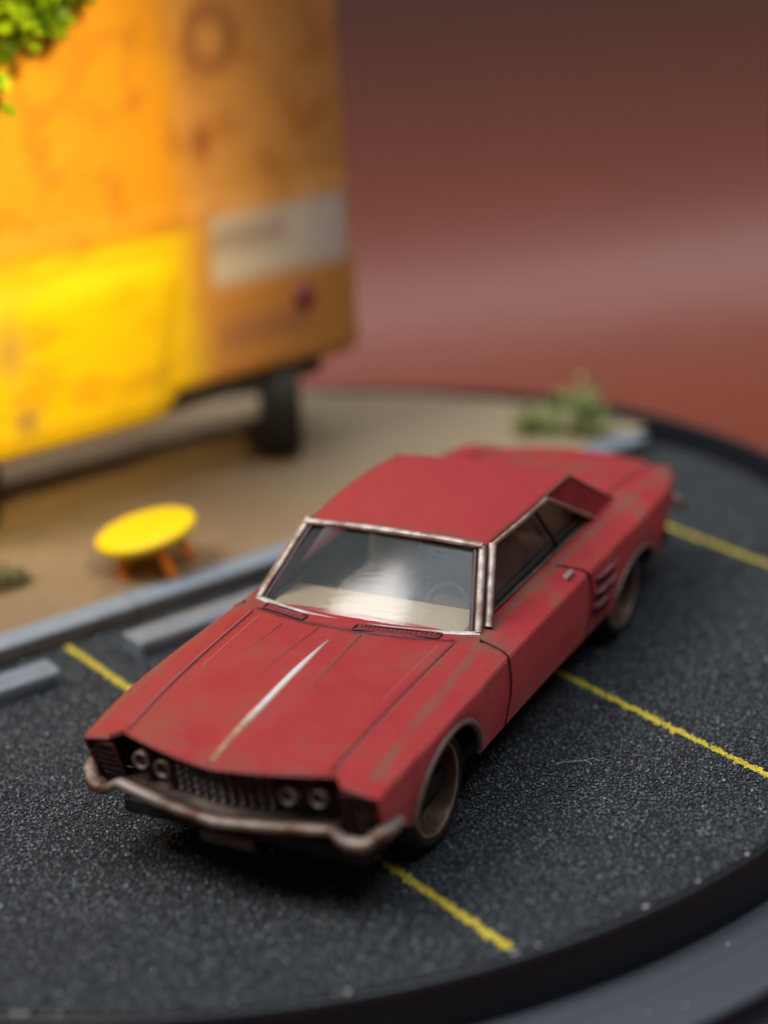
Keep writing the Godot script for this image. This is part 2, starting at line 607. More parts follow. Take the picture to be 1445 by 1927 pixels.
# ------------------------------------------------------------------ the car
# smooth curve through (z, value) pairs, z rising
func curve(keys: Array, z: float) -> float:
	var n := keys.size()
	if z <= keys[0][0]:
		return keys[0][1]
	if z >= keys[n - 1][0]:
		return keys[n - 1][1]
	var i := 0
	while keys[i + 1][0] < z:
		i += 1
	var t: float = (z - keys[i][0]) / (keys[i + 1][0] - keys[i][0])
	var d: float = keys[i + 1][0] - keys[i][0]
	var sl := (func(k: int) -> float:
		if k <= 0 or k >= n - 1:
			return (keys[clampi(k + 1, 0, n - 1)][1] - keys[clampi(k - 1, 0, n - 1)][1]) / (keys[clampi(k + 1, 0, n - 1)][0] - keys[clampi(k - 1, 0, n - 1)][0])
		return (keys[k + 1][1] - keys[k - 1][1]) / (keys[k + 1][0] - keys[k - 1][0]))
	var a: float = keys[i][1]
	var b: float = keys[i + 1][1]
	var t2 := t * t
	var t3 := t2 * t
	return a * (2 * t3 - 3 * t2 + 1) + b * (3 * t2 - 2 * t3) + d * (sl.call(i) * (t3 - 2 * t2 + t) + sl.call(i + 1) * (t3 - t2))

const K_Y0 := [[-44.0, 12.2], [-40.0, 13.2], [-30.0, 14.2], [-20.0, 14.6], [0.0, 14.9], [12.0, 15.1], [17.5, 15.15], [23.0, 15.0], [28.0, 14.55], [32.8, 13.9], [36.0, 13.0]]
const K_X1 := [[-44.0, 9.6], [-38.0, 9.8], [-29.0, 9.7], [-24.0, 10.6], [-18.0, 11.0], [0.0, 11.2], [9.0, 11.0], [14.0, 10.6], [24.0, 10.4], [36.0, 10.0]]
const K_Y1 := [[-44.0, 12.0], [-38.0, 13.2], [-29.0, 14.0], [-20.0, 14.6], [0.0, 14.9], [12.0, 14.7], [20.0, 14.4], [28.0, 13.9], [33.0, 13.4], [36.0, 13.05]]
const K_X2 := [[-44.0, 11.6], [-38.0, 12.5], [-28.0, 12.9], [-18.0, 12.7], [0.0, 12.2], [9.0, 12.3], [14.0, 12.8], [24.0, 13.2], [36.0, 13.4]]
const K_Y2 := [[-44.0, 12.5], [-41.0, 13.5], [-32.0, 14.5], [-22.0, 14.9], [0.0, 14.85], [9.0, 14.65], [14.0, 14.5], [24.0, 14.1], [30.0, 13.5], [36.0, 12.5]]
const K_X3 := [[-44.0, 12.5], [-40.0, 13.4], [-32.0, 14.4], [-20.0, 14.8], [0.0, 14.7], [14.0, 14.8], [28.0, 14.85], [36.0, 14.4]]
const K_Y3 := [[-44.0, 11.3], [-40.0, 12.3], [-32.0, 13.1], [-20.0, 13.5], [0.0, 13.3], [14.0, 13.2], [28.0, 12.9], [33.0, 12.5], [36.0, 12.0]]

func arch(z: float, c: float, half: float, top: float) -> float:
	var t := (z - c) / half
	return 5.2 + (top - 5.2) * pow(maxf(1.0 - t * t, 0.0), 0.55) if absf(t) < 1.0 else -9.0

func bottom(z: float) -> float:
	var y := 5.0
	if z < -32.0:
		y = 5.0 + 1.7 * smoothstep(-32.0, -42.0, z)
	if z > 28.0:
		y = 5.0 + 1.6 * smoothstep(28.0, 33.0, z)
	return maxf(y, maxf(arch(z, 22.3, 6.9, 11.25), arch(z, -25.6, 6.6, 9.0)))

func front_z(x: float, y: float) -> float:
	var ax := absf(x)
	var prow := 38.1 - 0.018 * ax * ax - 0.06 * ax
	if ax > 10.7:
		prow = lerpf(35.7, 36.5, smoothstep(10.7, 11.3, ax)) - 0.25 * maxf(0.0, ax - 13.2)
		prow -= maxf(0.0, 12.0 - y) * 0.36
	return prow

func bend(p: Vector3) -> Vector3:      # stretches the last millimetres of the nose and tail to their outlines
	if p.z > 28.0:
		var f := smoothstep(28.0, 36.0, p.z)
		p.z += f * (front_z(p.x, p.y) - 36.0)
	elif p.z < -36.0:
		var f := smoothstep(-36.0, -44.0, p.z)
		p.z += f * (0.02 * p.x * p.x - 1.6 + maxf(0.0, 12.0 - p.y) * 0.25)
	return p

func section(z: float) -> Array:       # half section, from the middle to the sill, rounded at its corners
	var yb := bottom(z)
	var x3 := curve(K_X3, z)
	var y3 := curve(K_Y3, z)
	var ym := lerpf(y3, yb, 0.5)
	var low := Vector2(x3 - 0.9 - 0.1 * (7.0 - minf(yb, 7.0)) , yb)
	if yb > 6.0:
		low.x = x3 - 0.9 * (y3 - yb) / 8.0
	var pts := [Vector2(0, curve(K_Y0, z)), Vector2(curve(K_X1, z), curve(K_Y1, z)), Vector2(curve(K_X2, z), curve(K_Y2, z)), Vector2(x3, y3), Vector2(lerpf(x3, low.x, 0.5) + 0.22, ym), low]
	var rad := [0.0, 1.0, 0.45, 0.8, 1.2, 0.0]
	var cnt := [22, 6, 6, 10, 12]
	var line := []
	# the top bulges gently between the middle and the seam
	for i in pts.size() - 1:
		var a: Vector2 = pts[i]
		var b: Vector2 = pts[i + 1]
		var l := a.distance_to(b)
		var ra: float = minf(rad[i], l * 0.4)
		var rb: float = minf(rad[i + 1], l * 0.4)
		for k in cnt[i]:
			var d := lerpf(ra, l - rb, float(k) / (cnt[i] - 1))
			var q := a.lerp(b, d / l)
			if i == 0:
				var t := d / l
				q.y += 0.35 * t * (1.0 - t)
			line.append(q)
		if i < pts.size() - 2:
			var c: Vector2 = pts[i + 2]
			var rc: float = minf(rad[i + 1], b.distance_to(c) * 0.4)
			var p0 := b.lerp(a, rb / l)
			var p2 := b.lerp(c, rc / b.distance_to(c))
			for k in range(1, 4):
				var t := k / 4.0
				line.append(p0.lerp(b, t).lerp(b.lerp(p2, t), t))
	return line

func side_at(z: float, y: float, out := 0.0) -> Vector3:    # a point of the left flank
	var s := section(z)
	for i in range(31, s.size() - 1):
		if s[i].y >= y and s[i + 1].y <= y:
			var t: float = (s[i].y - y) / maxf(s[i].y - s[i + 1].y, 1e-5)
			var q: Vector2 = s[i].lerp(s[i + 1], t)
			return bend(Vector3(q.x + out, y, z))
	return bend(Vector3(curve(K_X2, z), y, z))

func top_at(x: float, z: float, out := 0.0) -> Vector3:     # a point of the upper surface
	var s := section(z)
	for i in s.size() - 1:
		if s[i].x <= absf(x) and s[i + 1].x >= absf(x):
			var t: float = (absf(x) - s[i].x) / maxf(s[i + 1].x - s[i].x, 1e-5)
			return bend(Vector3(x, lerpf(s[i].y, s[i + 1].y, t) + out, z))
	return bend(Vector3(x, s[30].y + out, z))

func paint(p: Vector3, idx: int, side: int) -> Color:
	var base := Color(0.37, 0.037, 0.043)
	var n1 := noise.get_noise_3d(p.x * 1.2, p.y * 1.2, p.z * 1.2)
	var n2 := fine.get_noise_3d(p.x * 0.7, p.y * 0.7, p.z * 0.25)
	var n3 := fine.get_noise_3d(p.x * 1.8 + 40, p.y * 1.8, p.z * 1.8)
	base = base.lerp(Color(0.43, 0.066, 0.058), clampf(0.5 + n1, 0, 1) * 0.6)
	base = base.lerp(Color(0.27, 0.022, 0.03), clampf(n3 * 1.1 + n1 * 0.5, 0, 1) * 0.6)
	var brown := Color(0.21, 0.098, 0.072)
	var w := 0.0
	# dry-brushed wear along the fender peaks and the crease
	var peak := absf(p.x) - curve(K_X2, p.z)
	if p.y > 11.5:
		w += exp(-pow((peak - 0.1) / 0.4, 2)) * smoothstep(-0.5, 0.25, n2 * 0.8 + n1 * 0.4 + 0.15) * 0.8
	w += exp(-pow((p.y - curve(K_Y3, p.z)) / 0.35, 2)) * smoothstep(0.05, 0.5, n2) * (1.0 if absf(p.x) > 13.5 else 0.0) * 0.5
	# rear quarter, dusty
	w += smoothstep(-22.0, -32.0, p.z) * smoothstep(0.0, 0.45, n2 + n1 * 0.6 + 0.12) * smoothstep(11.0, 13.0, p.y) * 0.5
	# worn corner of the bonnet and its front edge
	w += exp(-(pow((p.x + 7.5) / 2.6, 2) + pow((p.z - 34.0) / 2.6, 2))) * (0.75 + n3) * 0.6
	w += smoothstep(35.2, 36.6, p.z) * smoothstep(-0.1, 0.5, n2 + 0.2) * smoothstep(11.0, 12.0, p.y) * 0.4
	# sill
	w += smoothstep(bottom(p.z) + 0.7, bottom(p.z) + 0.1, p.y) * smoothstep(-0.2, 0.4, n2) * 0.5
	# dirt left in the seams
	var dark_tone := exp(-pow((absf(p.x) - curve(K_X1, p.z)) / 0.3, 2)) * smoothstep(10.0, 13.0, p.z)
	if absf(p.x) > 11.0:
		dark_tone += exp(-pow((p.z - door_front(p.y)) / 0.4, 2)) + exp(-pow((p.z - door_rear(p.y)) / 0.4, 2))
	dark_tone += exp(-pow((p.z - cowl_z(p.x) - 1.2) / 0.4, 2)) * (1.0 if absf(p.x) < 10.6 else 0.0)
	base = base.lerp(Color(0.10, 0.018, 0.02), clampf(dark_tone, 0, 1) * clampf(0.6 + n3, 0, 1) * 0.85)
	# thin patchy grime all over, thicker low on the flanks
	w += smoothstep(0.08, 0.6, n1 + n3 * 0.4) * 0.34
	w += smoothstep(9.0, 5.0, p.y) * smoothstep(-0.2, 0.5, n2 + n3 * 0.5) * 0.35
	w += smoothstep(14.5, 11.0, p.z) * smoothstep(9.5, 11.0, absf(p.x)) * smoothstep(8.0, 11.0, p.z) * smoothstep(12.0, 14.0, p.y) * 0.4
	# a bare streak beside the spear
	w += exp(-pow((p.x - 2.2) / 0.22, 2)) * smoothstep(28.0, 18.0, p.z) * smoothstep(11.0, 15.0, p.z) * 0.45
	return base.lerp(brown, clampf(w, 0, 0.85))

func build_car() -> void:
	car = thing("toy_car", "weathered red two-door toy coupe parked across the yellow lines", "toy car")
	# stations along the car, crowded round the wheel openings
	var zs := []
	var z := -44.0
	while z < 36.0:
		zs.append(z)
		var near := 9.0
		for e in [15.4, 29.2, -19.0, -32.2]:
			near = minf(near, absf(z - e))
		z += 0.06 if near < 0.25 else (0.13 if near < 0.8 else 0.27)
	zs.append(36.0)
	var ns := section(0.0).size()
	var full := ns * 2 - 1
	var g := Geo.new()
	var extra := [[0.0, 0.0], [0.45, 0.06], [0.6, 2.2]]     # the lip turned in at nose and tail: drop, setback
	for r in zs.size() + 4:
		var sec := section(zs[clampi(r - 2, 0, zs.size() - 1)])
		var zz: float = zs[clampi(r - 2, 0, zs.size() - 1)]
		for k in full:
			var i := absi(k - (ns - 1))
			var sgn := -1 if k < ns - 1 else 1
			var q: Vector2 = sec[i]
			var p := bend(Vector3(q.x * sgn, q.y, zz))
			var lipn := 0
			if r < 2:
				lipn = 2 - r
			elif r >= zs.size() + 2:
				lipn = r - zs.size() - 1
			if lipn:
				var dir := 1.0 if r > 10 else -1.0
				p.z -= dir * extra[lipn][1]
				var sidey := smoothstep(12.6, 11.0, q.y) if i > 30 else 0.0
				p.y -= extra[lipn][0] * (1.0 - sidey)
				p.x -= sgn * extra[lipn][0] * sidey
			g.vert(p, paint(p, i, sgn))
	var nr := zs.size() + 4
	# the wings of the casting are split where panels end: bonnet, boot lid, doors, wings
	var pieces := {"body_shell": [], "bonnet": [], "boot_lid": [], "door": [], "door_right": []}
	for r in nr - 1:
		var zz: float = zs[clampi(r - 2, 0, zs.size() - 1)]
		for k in full - 1:
			var i := mini(absi(k - (ns - 1)), absi(k + 1 - (ns - 1)))
			var mid := (g.v[r * full + k] + g.v[(r + 1) * full + k + 1]) / 2.0
			if zz > -25.5 and zz < 11.0 and i < 23:
				continue      # the cabin is open under its roof and glass
			var to := "body_shell"
			if i < 22 and zz > 14.0:
				to = "bonnet"
			elif i < 22 and zz < -29.0:
				to = "boot_lid"
			elif i > 27 and mid.z < door_front(mid.y) and mid.z > door_rear(mid.y):
				to = "door" if k >= ns - 1 else "door_right"
			pieces[to].append(r * full + k)
	var nrm := g.normals()
	for name_ in pieces:
		var sub := Geo.new()
		var map := {}
		var nn := PackedVector3Array()
		for q in pieces[name_]:
			var four := [q, q + 1, q + full + 1, q + full]
			var ids := []
			for a in four:
				if not map.has(a):
					map[a] = sub.vert(g.v[a], g.c[a])
					nn.append(nrm[a])
				ids.append(map[a])
			sub.quad(ids[0], ids[1], ids[2], ids[3])
		var o := put("door" if name_ == "door_right" else name_, sub.mesh(nn), M.paint, car)
		if name_ == "door":
			M.door_node = o
	flank_details()
	nose()
	greenhouse()
	interior()
	for w in [[23.2, 1], [-23.2, 1], [23.2, -1], [-23.2, -1]]:
		wheel(w[0], w[1])

func door_front(y: float) -> float:
	return curve([[4.0, 9.4], [6.0, 9.2], [9.0, 9.2], [12.0, 10.0], [14.0, 11.0], [15.2, 12.0]], y)

func door_rear(y: float) -> float:
	return curve([[4.0, -11.0], [6.0, -11.2], [9.5, -11.3], [12.0, -10.4], [13.5, -9.0], [15.2, -5.6]], y)

func seam(called: String, path: Array, r := 0.11, m: Material = null, parent: Node = null) -> MeshInstance3D:
	var g := Geo.new()
	g.tube(path, r, -1.0, 6)
	return put(called, g, m if m else M.line, parent if parent else car)

func flank_details() -> void:
	for s in [1, -1]:
		var flip := Vector3(s, 1, 1)
		var p := []
		for k in 34:
			var y := lerpf(5.0, 14.75, k / 33.0)
			p.append(side_at(door_front(y), y, -0.03) * flip)
		seam("door_gap", p, 0.12)
		p = []
		for k in 34:
			var y := lerpf(5.0, 14.75, k / 33.0)
			p.append(side_at(door_rear(y), y, -0.03) * flip)
		seam("door_gap", p, 0.12)
		# rim of each wheel opening, rubbed down to brown metal
		for a in [[22.3, 6.9, 11.25, 0.36], [-25.6, 6.6, 9.0, 0.28]]:
			var lip := []
			for k in 61:
				var t := -1.0 + 2.0 * k / 60.0
				t = sin(t * PI / 2.0) * 0.998
				var zz: float = a[0] + a[1] * t
				var yb := bottom(zz)
				var sec := section(zz)
				var q: Vector2 = sec[sec.size() - 1]
				lip.append(bend(Vector3((q.x - 0.02) * s, yb + 0.03, zz)))
			var g := Geo.new()
			g.tube(lip, a[3], -1.0, 8)
			for i in g.v.size():
				var n := 0.5 + 0.5 * fine.get_noise_3dv(g.v[i] * 0.8)
				g.c[i] = Color(0.26, 0.18, 0.15).lerp(Color(0.46, 0.38, 0.36), n)
			put("wheel_arch_lip", g, M.chrome, car)
		# bonnet and boot seams
		p = []
		for k in 60:
			var zz := lerpf(13.2, 35.6, k / 59.0)
			p.append(top_at(curve(K_X1, zz) * s, zz, -0.02))
		seam("bonnet_gap", p, 0.1)
		p = []
		for k in 60:
			var zz := lerpf(13.2, 35.2, k / 59.0)
			p.append(top_at((curve(K_X1, zz) + 0.22) * s, zz, -0.05))
		seam("raised_edge", p, 0.1, M.ridge)
		p = []
		for k in 30:
			var zz := lerpf(13.9, 24.5, k / 29.0)
			p.append(top_at((curve(K_X1, zz) - 1.15) * s, zz, -0.07))
		seam("raised_edge", p, 0.1, M.ridge)
		p = []
		for k in 24:
			var zz := lerpf(-43.4, -28.8, k / 23.0)
			p.append(top_at(curve(K_X1, zz) * s, zz, -0.02))
		seam("boot_gap", p, 0.16)
		# three raised gills ahead of the rear wheel
		for k in 3:
			var y: float = [11.3, 9.55, 7.9][k]
			var g := Geo.new()
			var za := -11.9
			var zb: float = [-17.6, -17.9, -17.4][k]
			var rows := []
			for q in 12:
				var t := q / 11.0
				var zz := lerpf(za, zb, t)
				var yy := y - 0.12 * t
				var o := 0.05 + 0.3 * minf(1.0, t * 4.0) * (1.0 if t < 0.95 else 0.4)
				var a0 := side_at(zz, yy + 0.3, -0.08) * flip
				var a1 := side_at(zz, yy + 0.16, o) * flip
				var a2 := side_at(zz, yy - 0.12, o) * flip
				var a3 := side_at(zz, yy - 0.28, -0.08) * flip
				rows.append([a0, a1, a2, a3])
			g.grid(rows)
			for i in g.v.size():
				var worn := smoothstep(0.0, 0.3, fine.get_noise_3dv(g.v[i] * 0.9) + (0.35 if k == 1 else 0.1)) * (1.0 if i % 4 == 1 or i % 4 == 2 else 0.0)
				g.c[i] = Color(0.3, 0.03, 0.045).lerp(Color(0.5, 0.33, 0.36), worn * 0.8)
			put("side_gill", g, M.paint, car)
			p = []
			for q in 10:
				p.append(side_at(lerpf(za, zb, q / 9.0), y - 0.42, -0.05) * flip)
			seam("gill_gap", p, 0.11)  # thin dark strip under the gill
		# door handle
		var h := Geo.new()
		var mid := side_at(-6.5, 14.0, 0.12)
		var q1 := side_at(-6.5, 14.3)
		var q2 := side_at(-6.5, 13.7)
		var up := (q1 - q2).normalized()
		h.box(Vector3.ZERO, Vector3(0.4, 0.62, 2.0), 0.14, Basis(up.cross(Vector3.BACK).normalized(), up, Vector3.BACK))
		for i in h.v.size():
			h.v[i] = (h.v[i] + mid) * flip
			h.c[i] = Color(0.42, 0.3, 0.27)
		if s < 0:
			for i in range(0, h.ix.size(), 3):
				var t := h.ix[i]
				h.ix[i] = h.ix[i + 1]
				h.ix[i + 1] = t
		put("door_handle", h, M.chrome, M.door_node if s > 0 else car)

func chrome_colors(g: Geo, lo: Color, hi: Color, sc := 0.7) -> void:
	for i in g.v.size():
		var n := clampf(0.5 + 0.9 * fine.get_noise_3dv(g.v[i] * sc) + 0.7 * noise.get_noise_3dv(g.v[i] * 1.7) + 0.25 * fine.get_noise_3dv(g.v[i] * 3.1), 0, 1)
		g.c[i] = lo.lerp(hi, n)

const RUST_LO := Color(0.12, 0.052, 0.024)
const RUST_HI := Color(0.34, 0.28, 0.245)

func nose() -> void:
	# spear along the bonnet
	var g := Geo.new()
	var rows := []
	for k in 50:
		var t := k / 49.0
		var zz := lerpf(35.9, 17.4, t)
		var w := 0.37 * minf(1.0, (1.0 - t) * 3.0 + 0.12) * lerpf(0.7, 1.0, smoothstep(0.0, 0.3, t))
		var h := 0.3 * (1.0 - t * 0.5)
		rows.append([top_at(-w, zz, -0.04), top_at(-w * 0.35, zz, h * 0.9), top_at(w * 0.35, zz, h * 0.9), top_at(w, zz, -0.04)])
	g.grid(rows)
	for i in g.v.size():
		var t := float(i / 4) / 49.0
		var n := clampf(0.55 + fine.get_noise_3dv(g.v[i] * 0.6), 0, 1)
		g.c[i] = Color(0.50, 0.27, 0.15).lerp(Color(0.86, 0.83, 0.82), clampf(smoothstep(0.05, 0.4, t + (n - 0.55) * 0.35) * (1.0 if i % 4 == 1 or i % 4 == 2 else 0.45), 0, 1))
	put("bonnet_spear", g, M.chrome, car)
	for q in [[2.2, 3.0, 15.2, 29.0], [-2.3, -3.2, 15.2, 30.0], [-6.2, -6.6, 15.2, 22.0]]:
		var cr := []
		var rr := []
		for k in 30:
			var t := k / 29.0
			cr.append(top_at(lerpf(q[0], q[1], t), lerpf(q[2], q[3], t), -0.03 - 0.1 * t))
			rr.append(0.13)
		g = Geo.new()
		g.tube(cr, rr, -1.0, 6)
		for i in g.v.size():
			g.c[i] = Color(0.27, 0.05, 0.045).lerp(Color(0.17, 0.075, 0.05), clampf(0.5 + fine.get_noise_3dv(g.v[i] * 0.6), 0, 1))
		put("bonnet_crease", g, M.paint, car)
	# dark grille recess, from pod to pod
	g = Geo.new()
	rows = []
	for r in 5:
		var y: float = [12.9, 12.4, 10.4, 8.5, 7.3][r]
		var back: float = [1.6, 1.9, 1.9, 1.7, 0.4][r]
		var row := []
		for k in 25:
			var x := lerpf(-11.2, 11.2, k / 24.0)
			row.append(Vector3(x, y, 38.0 - 0.018 * x * x - 0.05 * absf(x) - back))
		rows.append(row)
	g.grid(rows)
	put("grille_recess", g, M.black, car)
	# stud rows of the grille, leaning back
	g = Geo.new()
	for c in 11:
		for r in 5:
			var x := -4.5 + c * 0.9
			var y := 11.75 - r * 0.72
			g.box(Vector3(x, y, 36.9 - 0.018 * x * x - 0.05 * absf(x) - 0.1 * r), Vector3(0.42, 0.34, 0.6), 0.12)
	chrome_colors(g, Color(0.16, 0.14, 0.125), Color(0.42, 0.38, 0.36))
	put("grille_studs", g, M.chrome, car)
	g = Geo.new()
	for c in 12:
		var x := -4.95 + c * 0.9
		g.box(Vector3(x, 10.4, 36.3 - 0.018 * x * x - 0.05 * absf(x)), Vector3(0.12, 3.0, 0.5), 0.03)
	put("grille_bars", g, M.black, car)
	for s in [-1, 1]:
		for k in 2:
			var x: float = [8.75, 6.15][k] * s
			var at := Vector3(x, 10.45, [35.5, 36.1][k])
			var lamp := Geo.new()
			lamp.lathe([Vector2(0.55, 0.1), Vector2(0.58, 0.3), Vector2(0.69, 0.42), Vector2(0.81, 0.36), Vector2(0.87, 0.1), Vector2(0.87, -1.2)], at, Vector3(0, 0.03, 1), 28)
			chrome_colors(lamp, Color(0.13, 0.09, 0.075), Color(0.36, 0.27, 0.24))
			var rim := put("headlight", lamp, M.chrome, car)
			lamp = Geo.new()
			lamp.lathe([Vector2(0.0, 0.22), Vector2(0.32, 0.2), Vector2(0.57, 0.08)], at, Vector3(0, 0.03, 1), 24)
			put("lens", lamp, mat(0.02, 0.018, 0.016, 0.25), rim)
		# parking-lamp pod in the front of each wing
		g = Geo.new()
		var pod := []
		for r in 9:
			var row := []
			for c in 7:
				var y := lerpf(7.3, 11.7, r / 8.0)
				var x := lerpf(11.25, 14.25 - 0.03 * (11.7 - y), c / 6.0)
				var edge := r == 0 or r == 8 or c == 0 or c == 6
				row.append(Vector3(x * s, y, front_z(x, y) - (0.1 if edge else 0.5)))
			pod.append(row)
		g.grid(pod)
		var pm := put("parking_lamp", g, M.black, car)
		g = Geo.new()
		for r in 6:
			var y := 7.9 + r * 0.66
			var row := []
			for c in 5:
				var x := lerpf(11.6, 13.75, c / 4.0)
				row.append(Vector3(x * s, y, front_z(x, y) - 0.32))
			g.tube(row, 0.17, -1.0, 6)
		chrome_colors(g, Color(0.05, 0.04, 0.036), Color(0.2, 0.16, 0.15))
		put("lamp_grille", g, M.chrome, pm)
		# frame of the pod
		g = Geo.new()
		var fr := []
		for q in [[11.2, 7.2], [11.2, 11.75], [14.3, 11.75], [14.15, 7.2], [11.2, 7.2]]:
			fr.append(Vector3(q[0] * s, q[1], front_z(q[0], q[1]) - 0.05))
		var dense := []
		for i in 4:
			for k in 8:
				dense.append(fr[i].lerp(fr[i + 1], k / 8.0))
		dense.append(fr[4])
		g.tube(dense, 0.14, -1.0, 6, Vector3.BACK)
		chrome_colors(g, Color(0.10, 0.022, 0.022), Color(0.22, 0.08, 0.08))
		put("lamp_frame", g, M.paint, pm)
		# apron behind the bumper end
		g = Geo.new()
		g.box(Vector3(12.4 * s, 6.6, 33.4), Vector3(3.0, 1.6, 2.4), 0.4)
		put("apron", g, M.dark, car)
	# sloping pan between grille and bumper
	g = Geo.new()
	rows = []
	for r in 4:
		var row := []
		for k in 25:
			var x := lerpf(-10.6, 10.6, k / 24.0)
			var b := bumper(x)
			var t := r / 3.0
			var from := Vector3(x, 8.5, 38.0 - 0.018 * x * x - 0.05 * absf(x) - 1.5)
			row.append(from.lerp(b + Vector3(0, 0.25, -0.3), t) + Vector3(0, -0.3 * sin(t * PI), 0))
		rows.append(row)
	g.grid(rows)
	chrome_colors(g, Color(0.04, 0.026, 0.02), Color(0.12, 0.08, 0.06), 0.5)
	put("grille_pan", g, M.chrome, car)
	# bumper blade, dipping and swelling under the pods and wrapping round the corners
	g = Geo.new()
	rows = []
	for k in 101:
		var x := lerpf(-1.0, 1.0, k / 100.0) * 18.6
		var b := bumper(x)
		var t := (bumper(x + 0.05) - bumper(x - 0.05)).normalized()
		var out := Vector3(-t.z, 0, t.x).normalized() * -1.0
		if out.z < 0 and absf(x) < 12:
			out = -out
		if absf(x) >= 12:
			out = Vector3(t.z, 0, -t.x).normalized()
			if out.dot(Vector3(signf(x), 0, 0.6)) < 0:
				out = -out
		var fat := 1.0 + 0.25 * smoothstep(10.4, 12.4, absf(x)) - 0.35 * smoothstep(16.5, 18.6, absf(x))
		var ring := []
		for q in 14:
			var a := TAU * q / 14.0
			var sx := cos(a)
			var sy := sin(a)
			ring.append(b + out * (signf(sx) * pow(absf(sx), 0.8) * 0.56 * fat) + Vector3(0, signf(sy) * pow(absf(sy), 0.8) * 0.47 * fat, 0))
		rows.append(ring)
	g.grid(rows, true)
	g.fan(rows[0])
	g.fan(rows[-1])
	chrome_colors(g, RUST_LO, RUST_HI, 0.45)
	put("front_bumper", g, M.chrome, car)
	# number-plate bracket
	g = Geo.new()
	g.box(Vector3(0.6, 5.7, 37.5), Vector3(5.2, 1.3, 0.5), 0.15, Basis(Vector3.RIGHT, 0.25))
	chrome_colors(g, Color(0.10, 0.07, 0.055), Color(0.24, 0.18, 0.15))
	put("plate_bracket", g, M.chrome, car)
	# rear bumper
	g = Geo.new()
	var path := []
	for k in 41:
		var x := lerpf(-1.0, 1.0, k / 40.0)
		path.append(Vector3(x * 13.6, 8.0, -45.4 + 3.2 * pow(absf(x), 5.0)))
	g.tube(path, 0.7, 0.75, 10)
	chrome_colors(g, Color(0.3, 0.2, 0.14), Color(0.55, 0.5, 0.45))
	put("rear_bumper", g, M.chrome, car)
	g = Geo.new()
	g.flat_quad(Vector3(-11.6, 6.8, -41.0), Vector3(11.6, 6.8, -41.0), Vector3(10.6, 11.8, -42.6), Vector3(-10.6, 11.8, -42.6))
	put("tail_panel", g, mat(0.2, 0.02, 0.03, 0.5), car)
	# cowl vents with their row of studs
	for v in [[-9.9, -4.6], [0.9, 8.9]]:
		g = Geo.new()
		rows = []
		var plate := put("cowl_vent", vent_plate(v[0], v[1]), M.paint, car)
		g = Geo.new()
		var n := 17
		for k in n:
			var x: float = lerpf(v[0] + 0.5, v[1] - 0.5, k / float(n - 1))
			g.lathe([Vector2(0.17, 0.0), Vector2(0.15, 0.12), Vector2(0.0, 0.19)], top_at(x, cowl_z(x) + 0.35, 0.12), Vector3.UP, 8)
		chrome_colors(g, Color(0.24, 0.03, 0.045), Color(0.38, 0.10, 0.12))
		put("vent_studs", g, M.paint, plate)
		var ring := []
		for c in [[v[0], 0.0], [v[1], 0.0], [v[1], 1.05], [v[0], 1.05], [v[0], 0.0]]:
			ring.append(top_at(c[0], cowl_z(c[0]) + c[1], 0.1))
		var dn := []
		for i in 4:
			for k in 10:
				var q: Vector3 = ring[i].lerp(ring[i + 1], k / 10.0)
				dn.append(top_at(q.x, q.z, 0.08))
		dn.append(dn[0])
		g = Geo.new()
		g.tube(dn, 0.1, -1.0, 6)
		put("vent_gap", g, M.line, plate)
	var p := []
	for k in 41:
		var x := lerpf(-10.4, 10.4, k / 40.0)
		p.append(top_at(x, cowl_z(x) + 1.25, -0.02))
	seam("cowl_gap", p, 0.1)

func cowl_z(x: float) -> float:
	return 13.2 - 0.021 * x * x + 0.35

func vent_plate(x0: float, x1: float) -> Geo:
	var g := Geo.new()
	var rows := []
	for r in 6:
		var row := []
		for k in 21:
			var x := lerpf(x0, x1, k / 20.0)
			var edge := r == 0 or r == 5 or k == 0 or k == 20
			row.append(top_at(x, cowl_z(x) + 1.05 * r / 5.0, -0.05 if edge else 0.12))
		rows.append(row)
	g.grid(rows)
	for i in g.v.size():
		g.c[i] = paint(g.v[i], 0, 1) * 0.85
	return g

func bumper(x: float) -> Vector3:      # x runs on past the corner and back along the flank
	var a := absf(x)
	var s := signf(x)
	var y := 7.75 + 0.075 * minf(a, 11.0) - 0.95 * smoothstep(10.2, 12.2, a) + 0.75 * smoothstep(13.6, 15.6, a)
	var z := 38.3 - 0.045 * a - 0.008 * a * a
	var px := a
	if a > 12.5:
		var t := (a - 12.5) / 6.1
		px = 12.5 + 2.35 * sin(minf(t * 1.9, PI / 2.0))
		z = 36.49 - 0.15 * t - 3.2 * t * t
	if a > 10.2:
		z += 0.35 * smoothstep(10.2, 12.0, a) * (1.0 - smoothstep(13.5, 15.0, a))
	return Vector3(px * s, y, z)

# roof surface: u across (-1..1), z along
func roof_at(u: float, z: float) -> Vector3:
	var xe := curve([[-16.8, 9.8], [-6.0, 10.1], [3.6, 9.6]], z)
	var yc := curve([[-16.8, 20.75], [-10.0, 21.35], [-3.0, 21.5], [3.6, 21.1]], z)
	var ye := curve([[-16.8, 20.35], [-8.0, 20.75], [3.6, 20.5]], z)
	var a := absf(u)
	return Vector3(u * xe, lerpf(ye, yc, 1.0 - pow(a, 2.6)), z)

func ws_bottom(u: float) -> Vector3:
	return Vector3(11.6 * u, 14.55 + 0.35 * (1.0 - u * u), 10.1 + 2.5 * (1.0 - pow(absf(u), 2.2)))

func ws_top(u: float) -> Vector3:
	return Vector3(9.35 * u, 20.35 + 0.5 * (1.0 - u * u), 3.7 + 0.6 * (1.0 - u * u))

